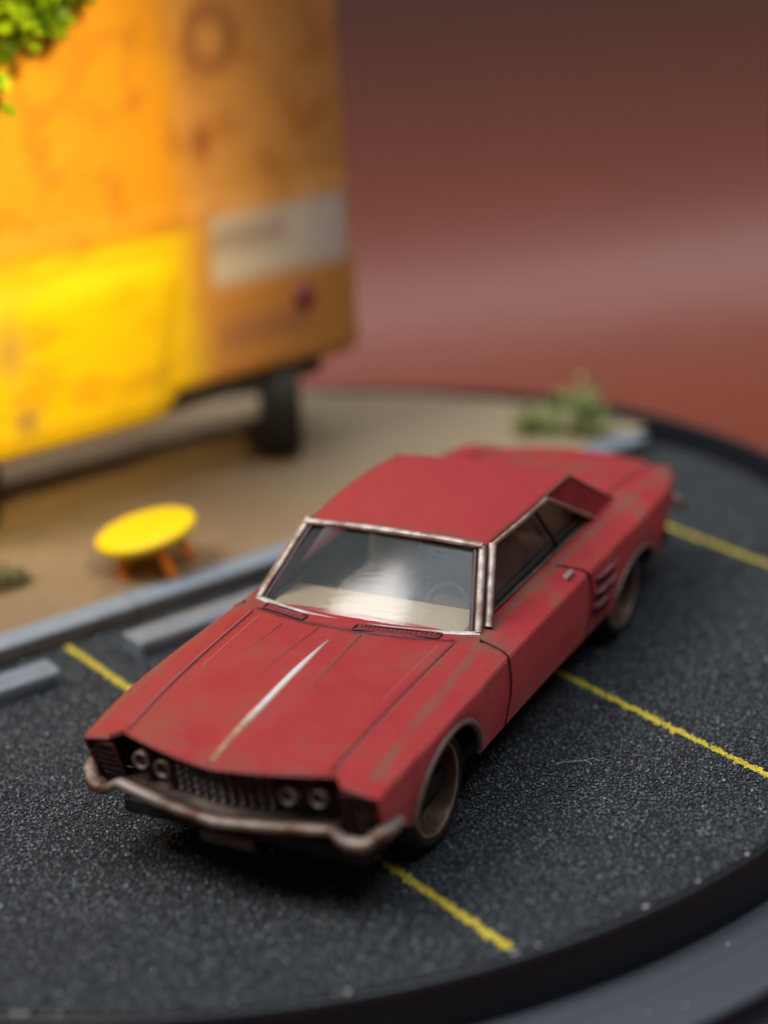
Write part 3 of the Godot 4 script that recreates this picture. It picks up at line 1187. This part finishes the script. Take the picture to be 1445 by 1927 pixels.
func greenhouse() -> void:
	var g := Geo.new()
	var rows := []
	for r in 46:
		var zz := lerpf(3.6, -16.8, r / 45.0)
		var row := []
		var e := roof_at(-1, zz)
		row.append(e + Vector3(0.35, -0.7, 0))
		row.append(e + Vector3(-0.06, -0.42, 0))
		for k in 41:
			var q := roof_at(lerpf(-1, 1, k / 40.0), zz)
			if r == 0:
				q += Vector3(0, -0.12, 0.1)
			row.append(q)
		e = roof_at(1, zz)
		row.append(e + Vector3(0.06, -0.42, 0))
		row.append(e + Vector3(-0.35, -0.7, 0))
		rows.append(row)
	# the panel turns down over the rear window
	for d in [[-0.25, -0.2], [-0.5, -0.6], [0.6, -0.9]]:
		var row := []
		for q in rows[45]:
			row.append(q + Vector3(0, d[1], d[0]))
		rows.append(row)
	g.grid(rows)
	for i in g.v.size():
		var p := g.v[i]
		var col := paint(Vector3(p.x * 0.3, p.y, p.z * 0.2 + 3.0), 0, 1).lerp(Color(0.42, 0.046, 0.055), 0.6)
		var edge := exp(-pow((absf(p.x) - curve([[-16.8, 9.8], [-6.0, 10.1], [3.6, 9.6]], p.z)) / 0.4, 2))
		edge += exp(-pow((p.z - 3.2) / 0.6, 2)) * 0.6 + exp(-pow((p.z + 17.0) / 0.35, 2)) * 0.6
		var n2 := fine.get_noise_3d(p.x * 0.7, p.y, p.z * 0.5)
		g.c[i] = col.lerp(Color(0.17, 0.085, 0.055), clampf(edge * smoothstep(-0.35, 0.35, n2) * 0.8, 0, 0.85))
	put("roof", g, M.paint, car)
	# windscreen
	g = Geo.new()
	rows = []
	for r in 17:
		var row := []
		for k in 33:
			var u := lerpf(-1, 1, k / 32.0)
			var t := r / 16.0
			row.append(ws_bottom(u).lerp(ws_top(u), t) + Vector3(0, 0.14, 0.14) * sin(t * PI) + Vector3(0, -0.12, -0.12))
		rows.append(row)
	g.grid(rows)
	var wm: StandardMaterial3D = M.glass.duplicate()
	wm.roughness_texture = ntex(0.02, 512, [[0.0, 0.45, 0.7, 1.0], [Color(0.35, 0.35, 0.35), Color(0.6, 0.6, 0.6), Color(1, 1, 1), Color(1, 1, 1)]], 21)
	wm.roughness = 0.15
	wm.normal_enabled = true
	var nt := ntex(0.012, 512, [], 8, 5)
	nt.as_normal_map = true
	nt.bump_strength = 2.5
	wm.normal_texture = nt
	wm.normal_scale = 0.5
	wm.uv1_scale = Vector3(0.5, 14.0, 1)
	put("windscreen", g, wm, car)
	# windscreen surround
	var bot := []
	var top := []
	for k in 161:
		var u := lerpf(-1.02, 1.02, k / 160.0)
		bot.append(ws_bottom(u) + Vector3(0, 0.0, 0.12))
		top.append(ws_top(u) + Vector3(0, 0.16, 0.12))
	g = Geo.new()
	g.tube(bot, 0.46, 0.2, 8)
	chrome_colors(g, Color(0.5, 0.44, 0.36), Color(0.8, 0.79, 0.78))  # bottom strip brighter: reflection along the glass edge painted in
	put("windscreen_trim", g, M.chrome, car)
	g = Geo.new()
	g.tube(top, 0.44, 0.32, 8)
	chrome_colors(g, Color(0.26, 0.16, 0.115), Color(0.62, 0.56, 0.52))
	put("windscreen_trim", g, M.chrome, car)
	for s in [-1, 1]:
		var side := []
		var inner := []
		for k in 81:
			var t := k / 80.0
			var c: Vector3 = ws_bottom(s).lerp(ws_top(s), t)
			side.append(c + Vector3(0.12 * s, 0.1, 0.1))
			inner.append(c + Vector3(-0.55 * s, 0.02, 0.12))
		g = Geo.new()
		g.tube(side, 0.37, 0.28, 8)
		chrome_colors(g, Color(0.22, 0.13, 0.09), Color(0.54, 0.46, 0.41))
		put("windscreen_trim", g, M.chrome, car)
		g = Geo.new()
		g.tube(inner, 0.26, 0.2, 6)
		put("windscreen_seal", g, mat(0.05, 0.02, 0.02, 0.5), car)
		# post of the windscreen, outer bar along the side window
		var post := []
		for k in 81:
			var t := k / 80.0
			post.append(Vector3(12.15 * s, 14.7, 8.9).lerp(Vector3(9.95 * s, 20.3, 2.6), t))
		g = Geo.new()
		g.tube(post, 0.42, 0.36, 8)
		chrome_colors(g, Color(0.22, 0.135, 0.10), Color(0.56, 0.47, 0.43))
		put("front_pillar", g, M.chrome, car)
		var fill := Geo.new()
		fill.flat_quad(Vector3(12.0 * s, 14.5, 9.0), ws_bottom(s) + Vector3(0.1 * s, -0.1, -0.05), ws_top(s) + Vector3(0.1 * s, 0, -0.05), Vector3(9.8 * s, 20.25, 2.7))
		fill.flat_quad(ws_bottom(s) + Vector3(-0.1 * s, 0, -0.15), ws_bottom(s) + Vector3(-0.9 * s, 0.2, -3.4), ws_top(s) + Vector3(-0.9 * s, -0.4, -3.0), ws_top(s) + Vector3(-0.1 * s, -0.2, -0.15))
		put("pillar_skin", fill, mat(0.07, 0.02, 0.018, 0.5), car)
		# drip rail and the bright frame of the side window
		var rail := []
		for k in 101:
			var zz := lerpf(2.7, -10.1, k / 100.0)
			var e := roof_at(s, zz)
			rail.append(e + Vector3(0.12 * s, -0.5, 0))
		g = Geo.new()
		g.tube(rail, 0.26, 0.3, 8)
		chrome_colors(g, Color(0.30, 0.19, 0.12), Color(0.52, 0.42, 0.35))
		put("side_window_frame", g, M.chrome, car)
		var rear := []
		for k in 61:
			var t := k / 60.0
			rear.append(sail_front(t, s) + Vector3(0.08 * s, 0, 0.12))
		g = Geo.new()
		g.tube(rear, 0.22, 0.24, 8)
		chrome_colors(g, Color(0.30, 0.19, 0.12), Color(0.5, 0.4, 0.33))
		put("side_window_frame", g, M.chrome, car)
		var sill := []
		for k in 25:
			var zz := lerpf(8.6, -19.6, k / 24.0)
			sill.append(Vector3((curve(K_X1, zz) + 0.12) * s, curve(K_Y1, zz) + 0.06, zz))
		g = Geo.new()
		g.tube(sill, 0.3, 0.18, 8)
		chrome_colors(g, Color(0.07, 0.04, 0.035), Color(0.16, 0.11, 0.10))
		put("window_sill_strip", g, M.chrome, car)
		# side glass set in behind its frame
		g = Geo.new()
		rows = []
		for r in 9:
			var t := r / 8.0
			var a := Vector3(11.0 * s, 14.6, 8.2).lerp(Vector3(9.25 * s, 20.3, 2.4), t)
			var b := Vector3(10.6 * s, 14.5, -20.0).lerp(Vector3(9.3 * s, 20.3, -10.4), t)
			var row := []
			for k in 17:
				row.append(a.lerp(b, k / 16.0))
			rows.append(row)
		g.grid(rows)
		put("side_window", g, M.side_glass, car)
		# bar between door glass and quarter glass
		g = Geo.new()
		g.tube([Vector3(11.15 * s, 14.9, -10.6), Vector3(9.75 * s, 20.2, -7.6)], 0.2, 0.22, 6)
		put("window_bar", g, M.black, car)
		g = Geo.new()
		g.tube([Vector3(10.95 * s, 15.2, 7.4), Vector3(10.7 * s, 15.3, -18.6)], 0.16, 0.45, 6)
		put("glass_channel", g, mat(0.035, 0.03, 0.028, 0.5), car)
		# rear pillar, a broad panel leaning back
		g = Geo.new()
		var ou := []
		var inn := []
		for r in 17:
			var t := r / 16.0
			var a := sail_front(t, s)
			var b := sail_rear(t, s)
			var r0 := []
			var r1 := []
			for k in 9:
				var q := a.lerp(b, k / 8.0)
				r0.append(q)
				r1.append(q + Vector3(-1.5 * s, 0, 0))
			ou.append(r0)
			inn.append(r1)
		g.grid(ou)
		g.grid(inn)
		var ed := [[], []]
		for r in 17:
			ed[0].append(ou[r][8])
			ed[1].append(inn[r][8])
		g.grid(ed)
		ed = [[], []]
		for r in 17:
			ed[0].append(ou[r][0])
			ed[1].append(inn[r][0])
		g.grid(ed)
		for i in g.v.size():
			var n := fine.get_noise_3dv(g.v[i] * 0.5)
			g.c[i] = Color(0.25, 0.02, 0.032).lerp(Color(0.32, 0.035, 0.045), clampf(0.5 + n, 0, 1))  # darker maroon: shade of the steep side put into the colour
		put("rear_pillar", g, M.pillar if M.has("pillar") else pillar_paint(), car)
		var crest := []
		for k in 9:
			var t := k / 8.0
			crest.append(sail_rear(t, s) + Vector3(-0.05 * s, 0.02, 0))
		g = Geo.new()
		g.tube(crest, 0.16, -1.0, 6)
		for i in g.v.size():
			g.c[i] = Color(0.2, 0.08, 0.05).lerp(Color(0.27, 0.13, 0.09), 0.5 + 0.5 * fine.get_noise_3dv(g.v[i]))
		put("pillar_edge", g, M.paint, car)
		crest = []
		for k in 9:
			var zz := lerpf(-10.2, -16.8, k / 8.0)
			crest.append(roof_at(s, zz) + Vector3(0.06 * s, -0.1, 0))
		g = Geo.new()
		g.tube(crest, 0.15, -1.0, 6)
		for i in g.v.size():
			g.c[i] = Color(0.18, 0.075, 0.05).lerp(Color(0.27, 0.13, 0.09), 0.5 + 0.5 * fine.get_noise_3dv(g.v[i]))
		put("pillar_edge", g, M.paint, car)
	# rear window
	g = Geo.new()
	rows = []
	for r in 9:
		var t := r / 8.0
		var row := []
		for k in 13:
			var u := lerpf(-1, 1, k / 12.0)
			row.append(Vector3(9.2 * u, 14.6, -25.6).lerp(Vector3(8.4 * u, 20.2, -16.6), t))
		rows.append(row)
	g.grid(rows)
	put("rear_window", g, M.side_glass, car)

func pillar_paint() -> StandardMaterial3D:
	M.pillar = M.paint.duplicate()
	M.pillar.roughness = 0.25
	return M.pillar

func sail_front(t: float, s: int) -> Vector3:     # t 0 at the belt, 1 at the roof
	return Vector3(11.5 * s, 14.75, -19.6).lerp(Vector3(10.05 * s, 20.45, -9.9), t)

func sail_rear(t: float, s: int) -> Vector3:
	var p := Vector3(11.2 * s, 14.1, -27.0).lerp(Vector3(9.85 * s, 20.4, -16.7), t)
	return p + Vector3(0, 0.0, 0.15 * sin(t * PI))

func interior() -> void:
	# dark underside and wells, so that no light leaks through the casting
	var g := Geo.new()
	g.box(Vector3(0, 4.7, -3.5), Vector3(24.6, 1.8, 76.0), 0.3)
	g.box(Vector3(0, 7.6, -4.5), Vector3(20.4, 5.6, 74.0), 0.3)
	g.box(Vector3(0, 6.5, -1.0), Vector3(27.0, 3.0, 26.0), 0.3)
	put("chassis", g, M.dark, car)
	g = Geo.new()
	g.box(Vector3(0, 12.9, 8.6), Vector3(21.0, 2.6, 4.4), 0.7)
	g.box(Vector3(0, 14.1, 8.2), Vector3(20.8, 0.8, 6.2), 0.4)
	put("dashboard", g, M.tan, car)
	for s in [-1, 1]:
		g = Geo.new()
		g.box(Vector3(5.0 * s, 11.6, -3.0), Vector3(7.4, 2.2, 7.0), 0.9)
		g.box(Vector3(5.0 * s, 14.2, -7.2), Vector3(7.2, 5.6, 1.9), 0.9, Basis(Vector3.RIGHT, -0.22))
		put("front_seat", g, M.tan, car)
	g = Geo.new()
	g.box(Vector3(0, 11.8, -15.5), Vector3(18.0, 2.2, 5.4), 0.8)
	g.box(Vector3(0, 14.6, -20.0), Vector3(18.0, 5.2, 2.0), 0.9, Basis(Vector3.RIGHT, -0.4))
	g.box(Vector3(0, 14.6, -23.4), Vector3(18.6, 0.8, 5.0), 0.3)
	put("rear_seat", g, M.tan, car)
	g = Geo.new()
	var ring := []
	for k in 25:
		var a := TAU * k / 24.0
		ring.append(Vector3(5.2 + 2.2 * cos(a), 13.3 + 1.9 * sin(a), 3.3 + 1.2 * sin(a) * -1.0))
	g.tube(ring, 0.26, -1.0, 6, Vector3(0, 0.5, 0.8))
	g.tube([Vector3(3.1, 13.3, 3.3), Vector3(7.3, 13.3, 3.3)], 0.2, -1.0, 6)
	g.tube([Vector3(5.2, 13.25, 3.4), Vector3(5.2, 13.2, 7.0)], 0.35, -1.0, 6)
	put("steering_wheel", g, mat(0.10, 0.075, 0.05, 0.5), car)
	# door cards
	for s in [-1, 1]:
		g = Geo.new()
		g.box(Vector3(10.7 * s, 12.4, -5.0), Vector3(0.5, 4.2, 28.0), 0.2)
		put("door_card", g, mat(0.16, 0.12, 0.075, 0.6), car)

func wheel(z: float, s: int) -> void:
	var w := Node3D.new()
	w.name = "wheel"
	car.add_child(w, true)
	if w.name != &"wheel":
		var k := 1
		while car.has_node("wheel_%03d" % k):
			k += 1
		w.name = "wheel_%03d" % k
	w.position = Vector3(9.6 * s, 5.55, z) * S
	var ax := Vector3(s, 0, 0)
	var g := Geo.new()
	g.lathe([Vector2(3.4, -0.2), Vector2(4.9, 0.0), Vector2(5.45, 0.35), Vector2(5.55, 0.9), Vector2(5.55, 2.9), Vector2(5.45, 3.35), Vector2(5.2, 3.7), Vector2(4.85, 3.86), Vector2(4.6, 3.8), Vector2(4.35, 3.62), Vector2(4.3, 3.2)], Vector3.ZERO, ax, 56)
	put("tyre", g, M.tyre, w)
	g = Geo.new()
	g.lathe([Vector2(4.32, 3.45), Vector2(4.38, 3.66), Vector2(4.28, 3.78), Vector2(4.12, 3.76), Vector2(4.0, 3.6), Vector2(3.92, 3.1), Vector2(3.8, 2.2), Vector2(3.6, 1.5), Vector2(3.2, 1.1)], Vector3.ZERO, ax, 56)
	chrome_colors(g, Color(0.28, 0.16, 0.105), Color(0.62, 0.43, 0.33), 0.8)
	for i in g.v.size():
		if i / 56 >= 4:
			g.c[i] = Color(0.08, 0.045, 0.03).lerp(Color(0.26, 0.14, 0.085), clampf(0.3 + fine.get_noise_3dv(g.v[i] * 1.2), 0, 1))  # dish inside the lip coloured darker, its shade painted in
	put("rim", g, M.chrome, w)
	g = Geo.new()
	g.lathe([Vector2(3.25, 1.1), Vector2(1.4, 1.2), Vector2(1.2, 1.9), Vector2(0.9, 2.3), Vector2(0.0, 2.4)], Vector3.ZERO, ax, 40)
	for k in 5:
		var a := TAU * k / 5.0 + 0.3
		var b := Basis(ax, a)
		g.box(b * Vector3(1.75 * s, 2.2, 0), Vector3(0.8, 2.6, 1.1), 0.25, b)
	put("wheel_disc", g, mat(0.045, 0.032, 0.026, 0.42), w)

# ------------------------------------------------------------------ background
func bus_point(s: float, n: float, y: float) -> Vector3:
	return DU * s + DN * n + Vector3(0, y, 0)

func bus_frame() -> Basis:
	return Basis(DU, Vector3.UP, -DN)      # x along the bus, y up, z away from the street

func soft_panel(f: Basis, s0: float, s1: float, y0: float, y1: float, depth: float, face: Callable, col: Callable) -> Geo:
	# a body panel seen from the street: a fine sheet wrapped round its four edges, painted by col(s, y)
	var g := Geo.new()
	var ns := 70
	var ny := 50
	for j in ny + 5:
		for i in ns + 5:
			var a := clampf((i - 2) / float(ns), 0, 1)
			var b := clampf((j - 2) / float(ny), 0, 1)
			var s := lerpf(s0, s1, a)
			var y := lerpf(y0, y1, b)
			for cs in [s0 + 4.5, s1 - 4.5]:      # rounded lower corners
				var d := Vector2(s - cs, y - y0 - 4.5)
				if d.y < 0 and d.x * (cs - (s0 + s1) / 2.0) > 0 and d.length() > 4.5:
					d = d.normalized() * 4.5
					s = cs + d.x
					y = y0 + 4.5 + d.y
			var rim := maxi(maxi(2 - i, i - ns - 2), maxi(2 - j, j - ny - 2))
			var r := 1.8
			var ea := minf(minf(s - s0, s1 - s), minf(y - y0, y1 - y))
			var z: float = face.call(s, y) + (r - sqrt(maxf(r * r - pow(maxf(r - ea, 0.0), 2), 0.0)))
			if rim == 1:
				z = depth * 0.5
			elif rim == 2:
				z = depth
			g.vert(f * Vector3(s, y - SAND, z), col.call(s, y))
	var w := ns + 5
	for j in ny + 4:
		for i in ns + 4:
			g.quad(j * w + i, j * w + i + 1, (j + 1) * w + i + 1, (j + 1) * w + i)
	return g

func build_bus() -> void:
	var o := bus_point(0, -66.0, SAND)
	var bus := thing("bus", "tall orange bus with yellow lamplight painted on, standing on the sand beyond the kerb", "bus", o)
	var f := bus_frame()
	var pm := bump(mat(1, 1, 1, 0.5, 0.0, true), 0.03, 0.04, 0.1)
	var ym := bump(mat(1, 1, 1, 0.3, 0.0, true), 0.03, 0.04, 0.1)
	var print_ := FastNoiseLite.new()
	print_.seed = 31
	print_.frequency = 0.11
	# airbrushed paint: orange with faded brown print, a pale belt, lamplit yellow below and shaded tan at the rear, both painted in
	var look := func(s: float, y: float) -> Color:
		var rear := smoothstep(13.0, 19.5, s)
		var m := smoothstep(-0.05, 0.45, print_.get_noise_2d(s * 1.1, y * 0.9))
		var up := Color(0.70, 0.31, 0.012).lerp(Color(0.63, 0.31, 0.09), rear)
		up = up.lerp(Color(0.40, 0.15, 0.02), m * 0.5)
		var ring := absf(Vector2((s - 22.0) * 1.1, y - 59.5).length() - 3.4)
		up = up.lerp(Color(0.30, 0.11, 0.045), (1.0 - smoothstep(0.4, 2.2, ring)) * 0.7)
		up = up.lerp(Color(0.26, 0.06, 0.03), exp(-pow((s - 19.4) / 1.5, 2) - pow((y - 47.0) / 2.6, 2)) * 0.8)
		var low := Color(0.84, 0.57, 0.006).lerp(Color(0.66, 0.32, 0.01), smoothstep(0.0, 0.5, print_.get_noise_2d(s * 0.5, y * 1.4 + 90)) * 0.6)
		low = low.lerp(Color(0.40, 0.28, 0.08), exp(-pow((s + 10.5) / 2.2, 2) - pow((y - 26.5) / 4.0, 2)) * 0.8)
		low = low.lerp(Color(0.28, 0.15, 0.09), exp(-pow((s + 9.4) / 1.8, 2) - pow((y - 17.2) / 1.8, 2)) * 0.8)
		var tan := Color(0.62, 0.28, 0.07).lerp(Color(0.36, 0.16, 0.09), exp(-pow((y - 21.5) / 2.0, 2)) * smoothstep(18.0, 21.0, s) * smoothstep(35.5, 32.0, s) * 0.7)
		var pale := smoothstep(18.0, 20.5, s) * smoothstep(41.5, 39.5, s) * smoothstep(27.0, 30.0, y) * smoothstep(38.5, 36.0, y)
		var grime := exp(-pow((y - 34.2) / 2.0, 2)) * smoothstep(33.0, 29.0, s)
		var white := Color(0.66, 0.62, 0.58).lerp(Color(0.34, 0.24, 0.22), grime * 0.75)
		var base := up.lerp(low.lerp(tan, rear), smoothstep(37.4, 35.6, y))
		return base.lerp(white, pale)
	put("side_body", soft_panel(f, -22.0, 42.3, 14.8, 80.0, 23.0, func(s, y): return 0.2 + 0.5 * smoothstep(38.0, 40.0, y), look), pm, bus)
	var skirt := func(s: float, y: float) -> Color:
		return look.call(minf(s, 12.5), y)  # skirt all in the painted lamplit yellow
	var bulge := func(s: float, y: float) -> float:
		var end := lerpf(14.2, 18.6, smoothstep(12.0, 36.0, y))
		return 1.2 - 1.9 * smoothstep(37.5, 30.0, y) * smoothstep(end, end - 7.0, s) + 1.0 * smoothstep(16.0, 12.0, y)
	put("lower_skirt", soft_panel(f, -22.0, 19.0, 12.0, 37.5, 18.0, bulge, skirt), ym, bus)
	var g := Geo.new()
	g.lathe([Vector2(0.0, 0.8), Vector2(1.2, 0.6), Vector2(1.8, 0.0)], f * Vector3(33.0, 24.3 - SAND, 0.2), DN, 20)
	put("tail_light", g, mat(0.22, 0.045, 0.06, 0.3), bus)
	# underside and wheels, seen tread on
	g = Geo.new()
	g.box(f * Vector3(8.0, 15.0 - SAND, 11.0), Vector3(56, 4.0, 20.0), 0.6, f)
	put("underbody", g, mat(0.03, 0.025, 0.022, 0.7), bus)
	for p in [[31.0, 5.0], [-14.0, 8.0], [38.0, 17.0], [-14.0, 18.0]]:
		var w := Node3D.new()
		w.name = "wheel"
		bus.add_child(w, true)
		if w.name != &"wheel":
			var k := 1
			while bus.has_node("wheel_%03d" % k):
				k += 1
			w.name = "wheel_%03d" % k
		w.position = (f * Vector3(p[0], 7.3, p[1])) * S
		g = Geo.new()
		g.lathe([Vector2(4.6, 2.0), Vector2(6.6, 2.6), Vector2(7.2, 2.1), Vector2(7.3, 0.0), Vector2(7.2, -2.1), Vector2(6.6, -2.6), Vector2(4.6, -2.0)], Vector3.ZERO, Vector3(0.857, 0, -0.515), 40)
		put("tyre", g, M.tyre, w)
		g = Geo.new()
		g.lathe([Vector2(4.7, 1.9), Vector2(4.4, 1.4), Vector2(1.6, 1.0), Vector2(1.4, 1.8), Vector2(0.0, 1.9)], Vector3.ZERO, Vector3(0.857, 0, -0.515), 30)
		put("rim", g, mat(0.03, 0.028, 0.026, 0.6), w)

func leaf_clump(g: Geo, at: Vector3, r: float, n: int, size: float, dark: Color, light: Color) -> void:
	for i in n:
		var d := Vector3(rng.randfn(), rng.randfn(), rng.randfn()).normalized() * r * pow(rng.randf(), 0.5)
		var p := at + d
		var b := Basis.from_euler(Vector3(rng.randf_range(-1.2, 1.2), rng.randf() * TAU, rng.randf_range(-1.0, 1.0)))
		var l := size * rng.randf_range(0.6, 1.3)
		var w := l * 0.36
		var col := dark.lerp(light, rng.randf())
		var k := g.vert(p + b * Vector3(0, 0, 0), col)
		g.vert(p + b * Vector3(w, 0.12 * l, l * 0.45), col)
		g.vert(p + b * Vector3(0, 0.02 * l, l), col)
		g.vert(p + b * Vector3(-w, 0.12 * l, l * 0.45), col)
		g.tri(k, k + 1, k + 2)
		g.tri(k, k + 2, k + 3)

func small_things() -> void:
	# low round table on the sand
	var at := DU * -3.6 + DN * -46.8 + Vector3(0, SAND, 0)
	var tb := thing("table", "small round yellow table on orange legs beside the kerb", "table", at)
	var g := Geo.new()
	g.lathe([Vector2(0.0, 3.9), Vector2(5.2, 3.9), Vector2(5.9, 4.2), Vector2(6.2, 4.7), Vector2(6.1, 5.2), Vector2(5.7, 5.45), Vector2(0.0, 5.5)], Vector3.ZERO, Vector3.UP, 48)
	tb.rotation = Vector3(0.08, 0, 0.16)
	put("tabletop_disc", g, bump(mat(0.86, 0.60, 0.004, 0.45), 0.03, 0.1, 0.1), tb)
	for k in 4:
		var a := TAU * k / 4.0 + 0.55
		g = Geo.new()
		g.tube([Vector3(cos(a) * 3.2, 4.1, sin(a) * 3.2), Vector3(cos(a) * 4.6, -0.2, sin(a) * 4.6)], 0.62, -1.0, 10)
		put("leg", g, mat(0.85, 0.24, 0.006, 0.45), tb)
	# leafy plant hanging from the bus roof
	var lm := mat(1, 1, 1, 0.55, 0.0, true)
	lm.backlight_enabled = true
	lm.backlight = lin(0.25, 0.4, 0.05)
	at = bus_point(-12.0, -61.0, 66.0)
	var pl := thing("hanging_plant", "bright green leafy plant hanging over the top of the bus side", "plant", at)
	g = Geo.new()
	for q in [[0, 8, 6.5, 300], [5, 3.5, 5.0, 260], [-5, 2.0, 5.5, 260], [10.0, 7.0, 4.6, 220], [-8, -6.5, 5.0, 220], [2, 14, 7.0, 200], [-10, 10, 7.0, 200], [-3, -3.5, 4.2, 200]]:
		leaf_clump(g, DU * (q[0] + 2.5) + DN * rng.randf_range(-2.5, 1.0) + Vector3(0, q[1] - 3.0, 0), q[2], q[3], 2.4, Color(0.03, 0.11, 0.006), Color(0.42, 0.62, 0.012))
	put("leaves", g, lm, pl)
	g = Geo.new()
	for k in 5:
		g.tube([Vector3(0, 9, 0) - DN * 7.0, DU * (-6.0 + k * 3.0) + Vector3(0, 10, 0), DU * (-7.0 + k * 3.6) + Vector3(0, 3.0 + k % 2, 0) - DN * 1.0], 0.3, -1.0, 6)
	put("stem", g, mat(0.06, 0.08, 0.02, 0.7), pl)
	# shrub near the far rim
	at = Vector3(-14.5, SAND, -78.0)
	var sh := thing("shrub", "small pale green shrub at the far end of the kerb", "shrub", at)
	g = Geo.new()
	for q in [[0.0, 3.2, 0.0, 3.0], [2.0, 5.2, 0.5, 2.4], [-3.6, 2.0, 0.8, 2.2], [3.2, 2.4, -0.6, 2.2], [-6.0, 1.4, 1.6, 1.6]]:
		leaf_clump(g, Vector3(q[0], q[1], q[2]), q[3] * 1.35, 110, 1.1, Color(0.2, 0.27, 0.07), Color(0.5, 0.56, 0.22))
	put("leaves", g, lm, sh)
	g = Geo.new()
	g.tube([Vector3(0, -0.3, 0), Vector3(0.3, 2, 0), Vector3(1.8, 5, 0.4)], [0.5, 0.4, 0.2], -1.0, 6)
	put("stem", g, mat(0.1, 0.07, 0.04, 0.8), sh)
	# tuft of moss at the left
	at = bus_point(-20.0, -54.5, SAND)
	var tu := thing("moss_tuft", "dark olive moss tuft on the sand at the left edge", "moss", at)
	g = Geo.new()
	for q in [[0.0, 0.2, 2.6], [-2.5, 0.1, 2.4], [1.8, 0.0, 1.6]]:
		leaf_clump(g, DU * q[0] + Vector3(0, q[1], 0), q[2], 260, 0.9, Color(0.10, 0.095, 0.04), Color(0.2, 0.19, 0.085))
	for i in g.v.size():
		g.v[i].y = maxf(g.v[i].y, -0.3)
	put("fibres", g, lm, tu)
	# a stray fibre lying on the street beside the car
	g = Geo.new()
	g.tube([Vector3(-1.8, 0.2, 0.9), Vector3(-1.4, 0.24, 0.2), Vector3(-0.6, 0.26, -0.1), Vector3(0.4, 0.28, -0.7), Vector3(1.1, 0.36, -1.3), Vector3(1.8, 0.3, -1.1)], 0.04, -1.0, 5)
	g.tube([Vector3(0.4, 0.28, -0.7), Vector3(1.0, 0.27, -0.6), Vector3(1.4, 0.22, -0.15)], 0.035, -1.0, 5)
	tag(put("lint_fibre", g, mat(0.34, 0.38, 0.4, 0.6), null, Vector3(19.4, 0, 5.6)), "pale blue-grey lint fibre lying on the street beside the front wheel", "fibre")
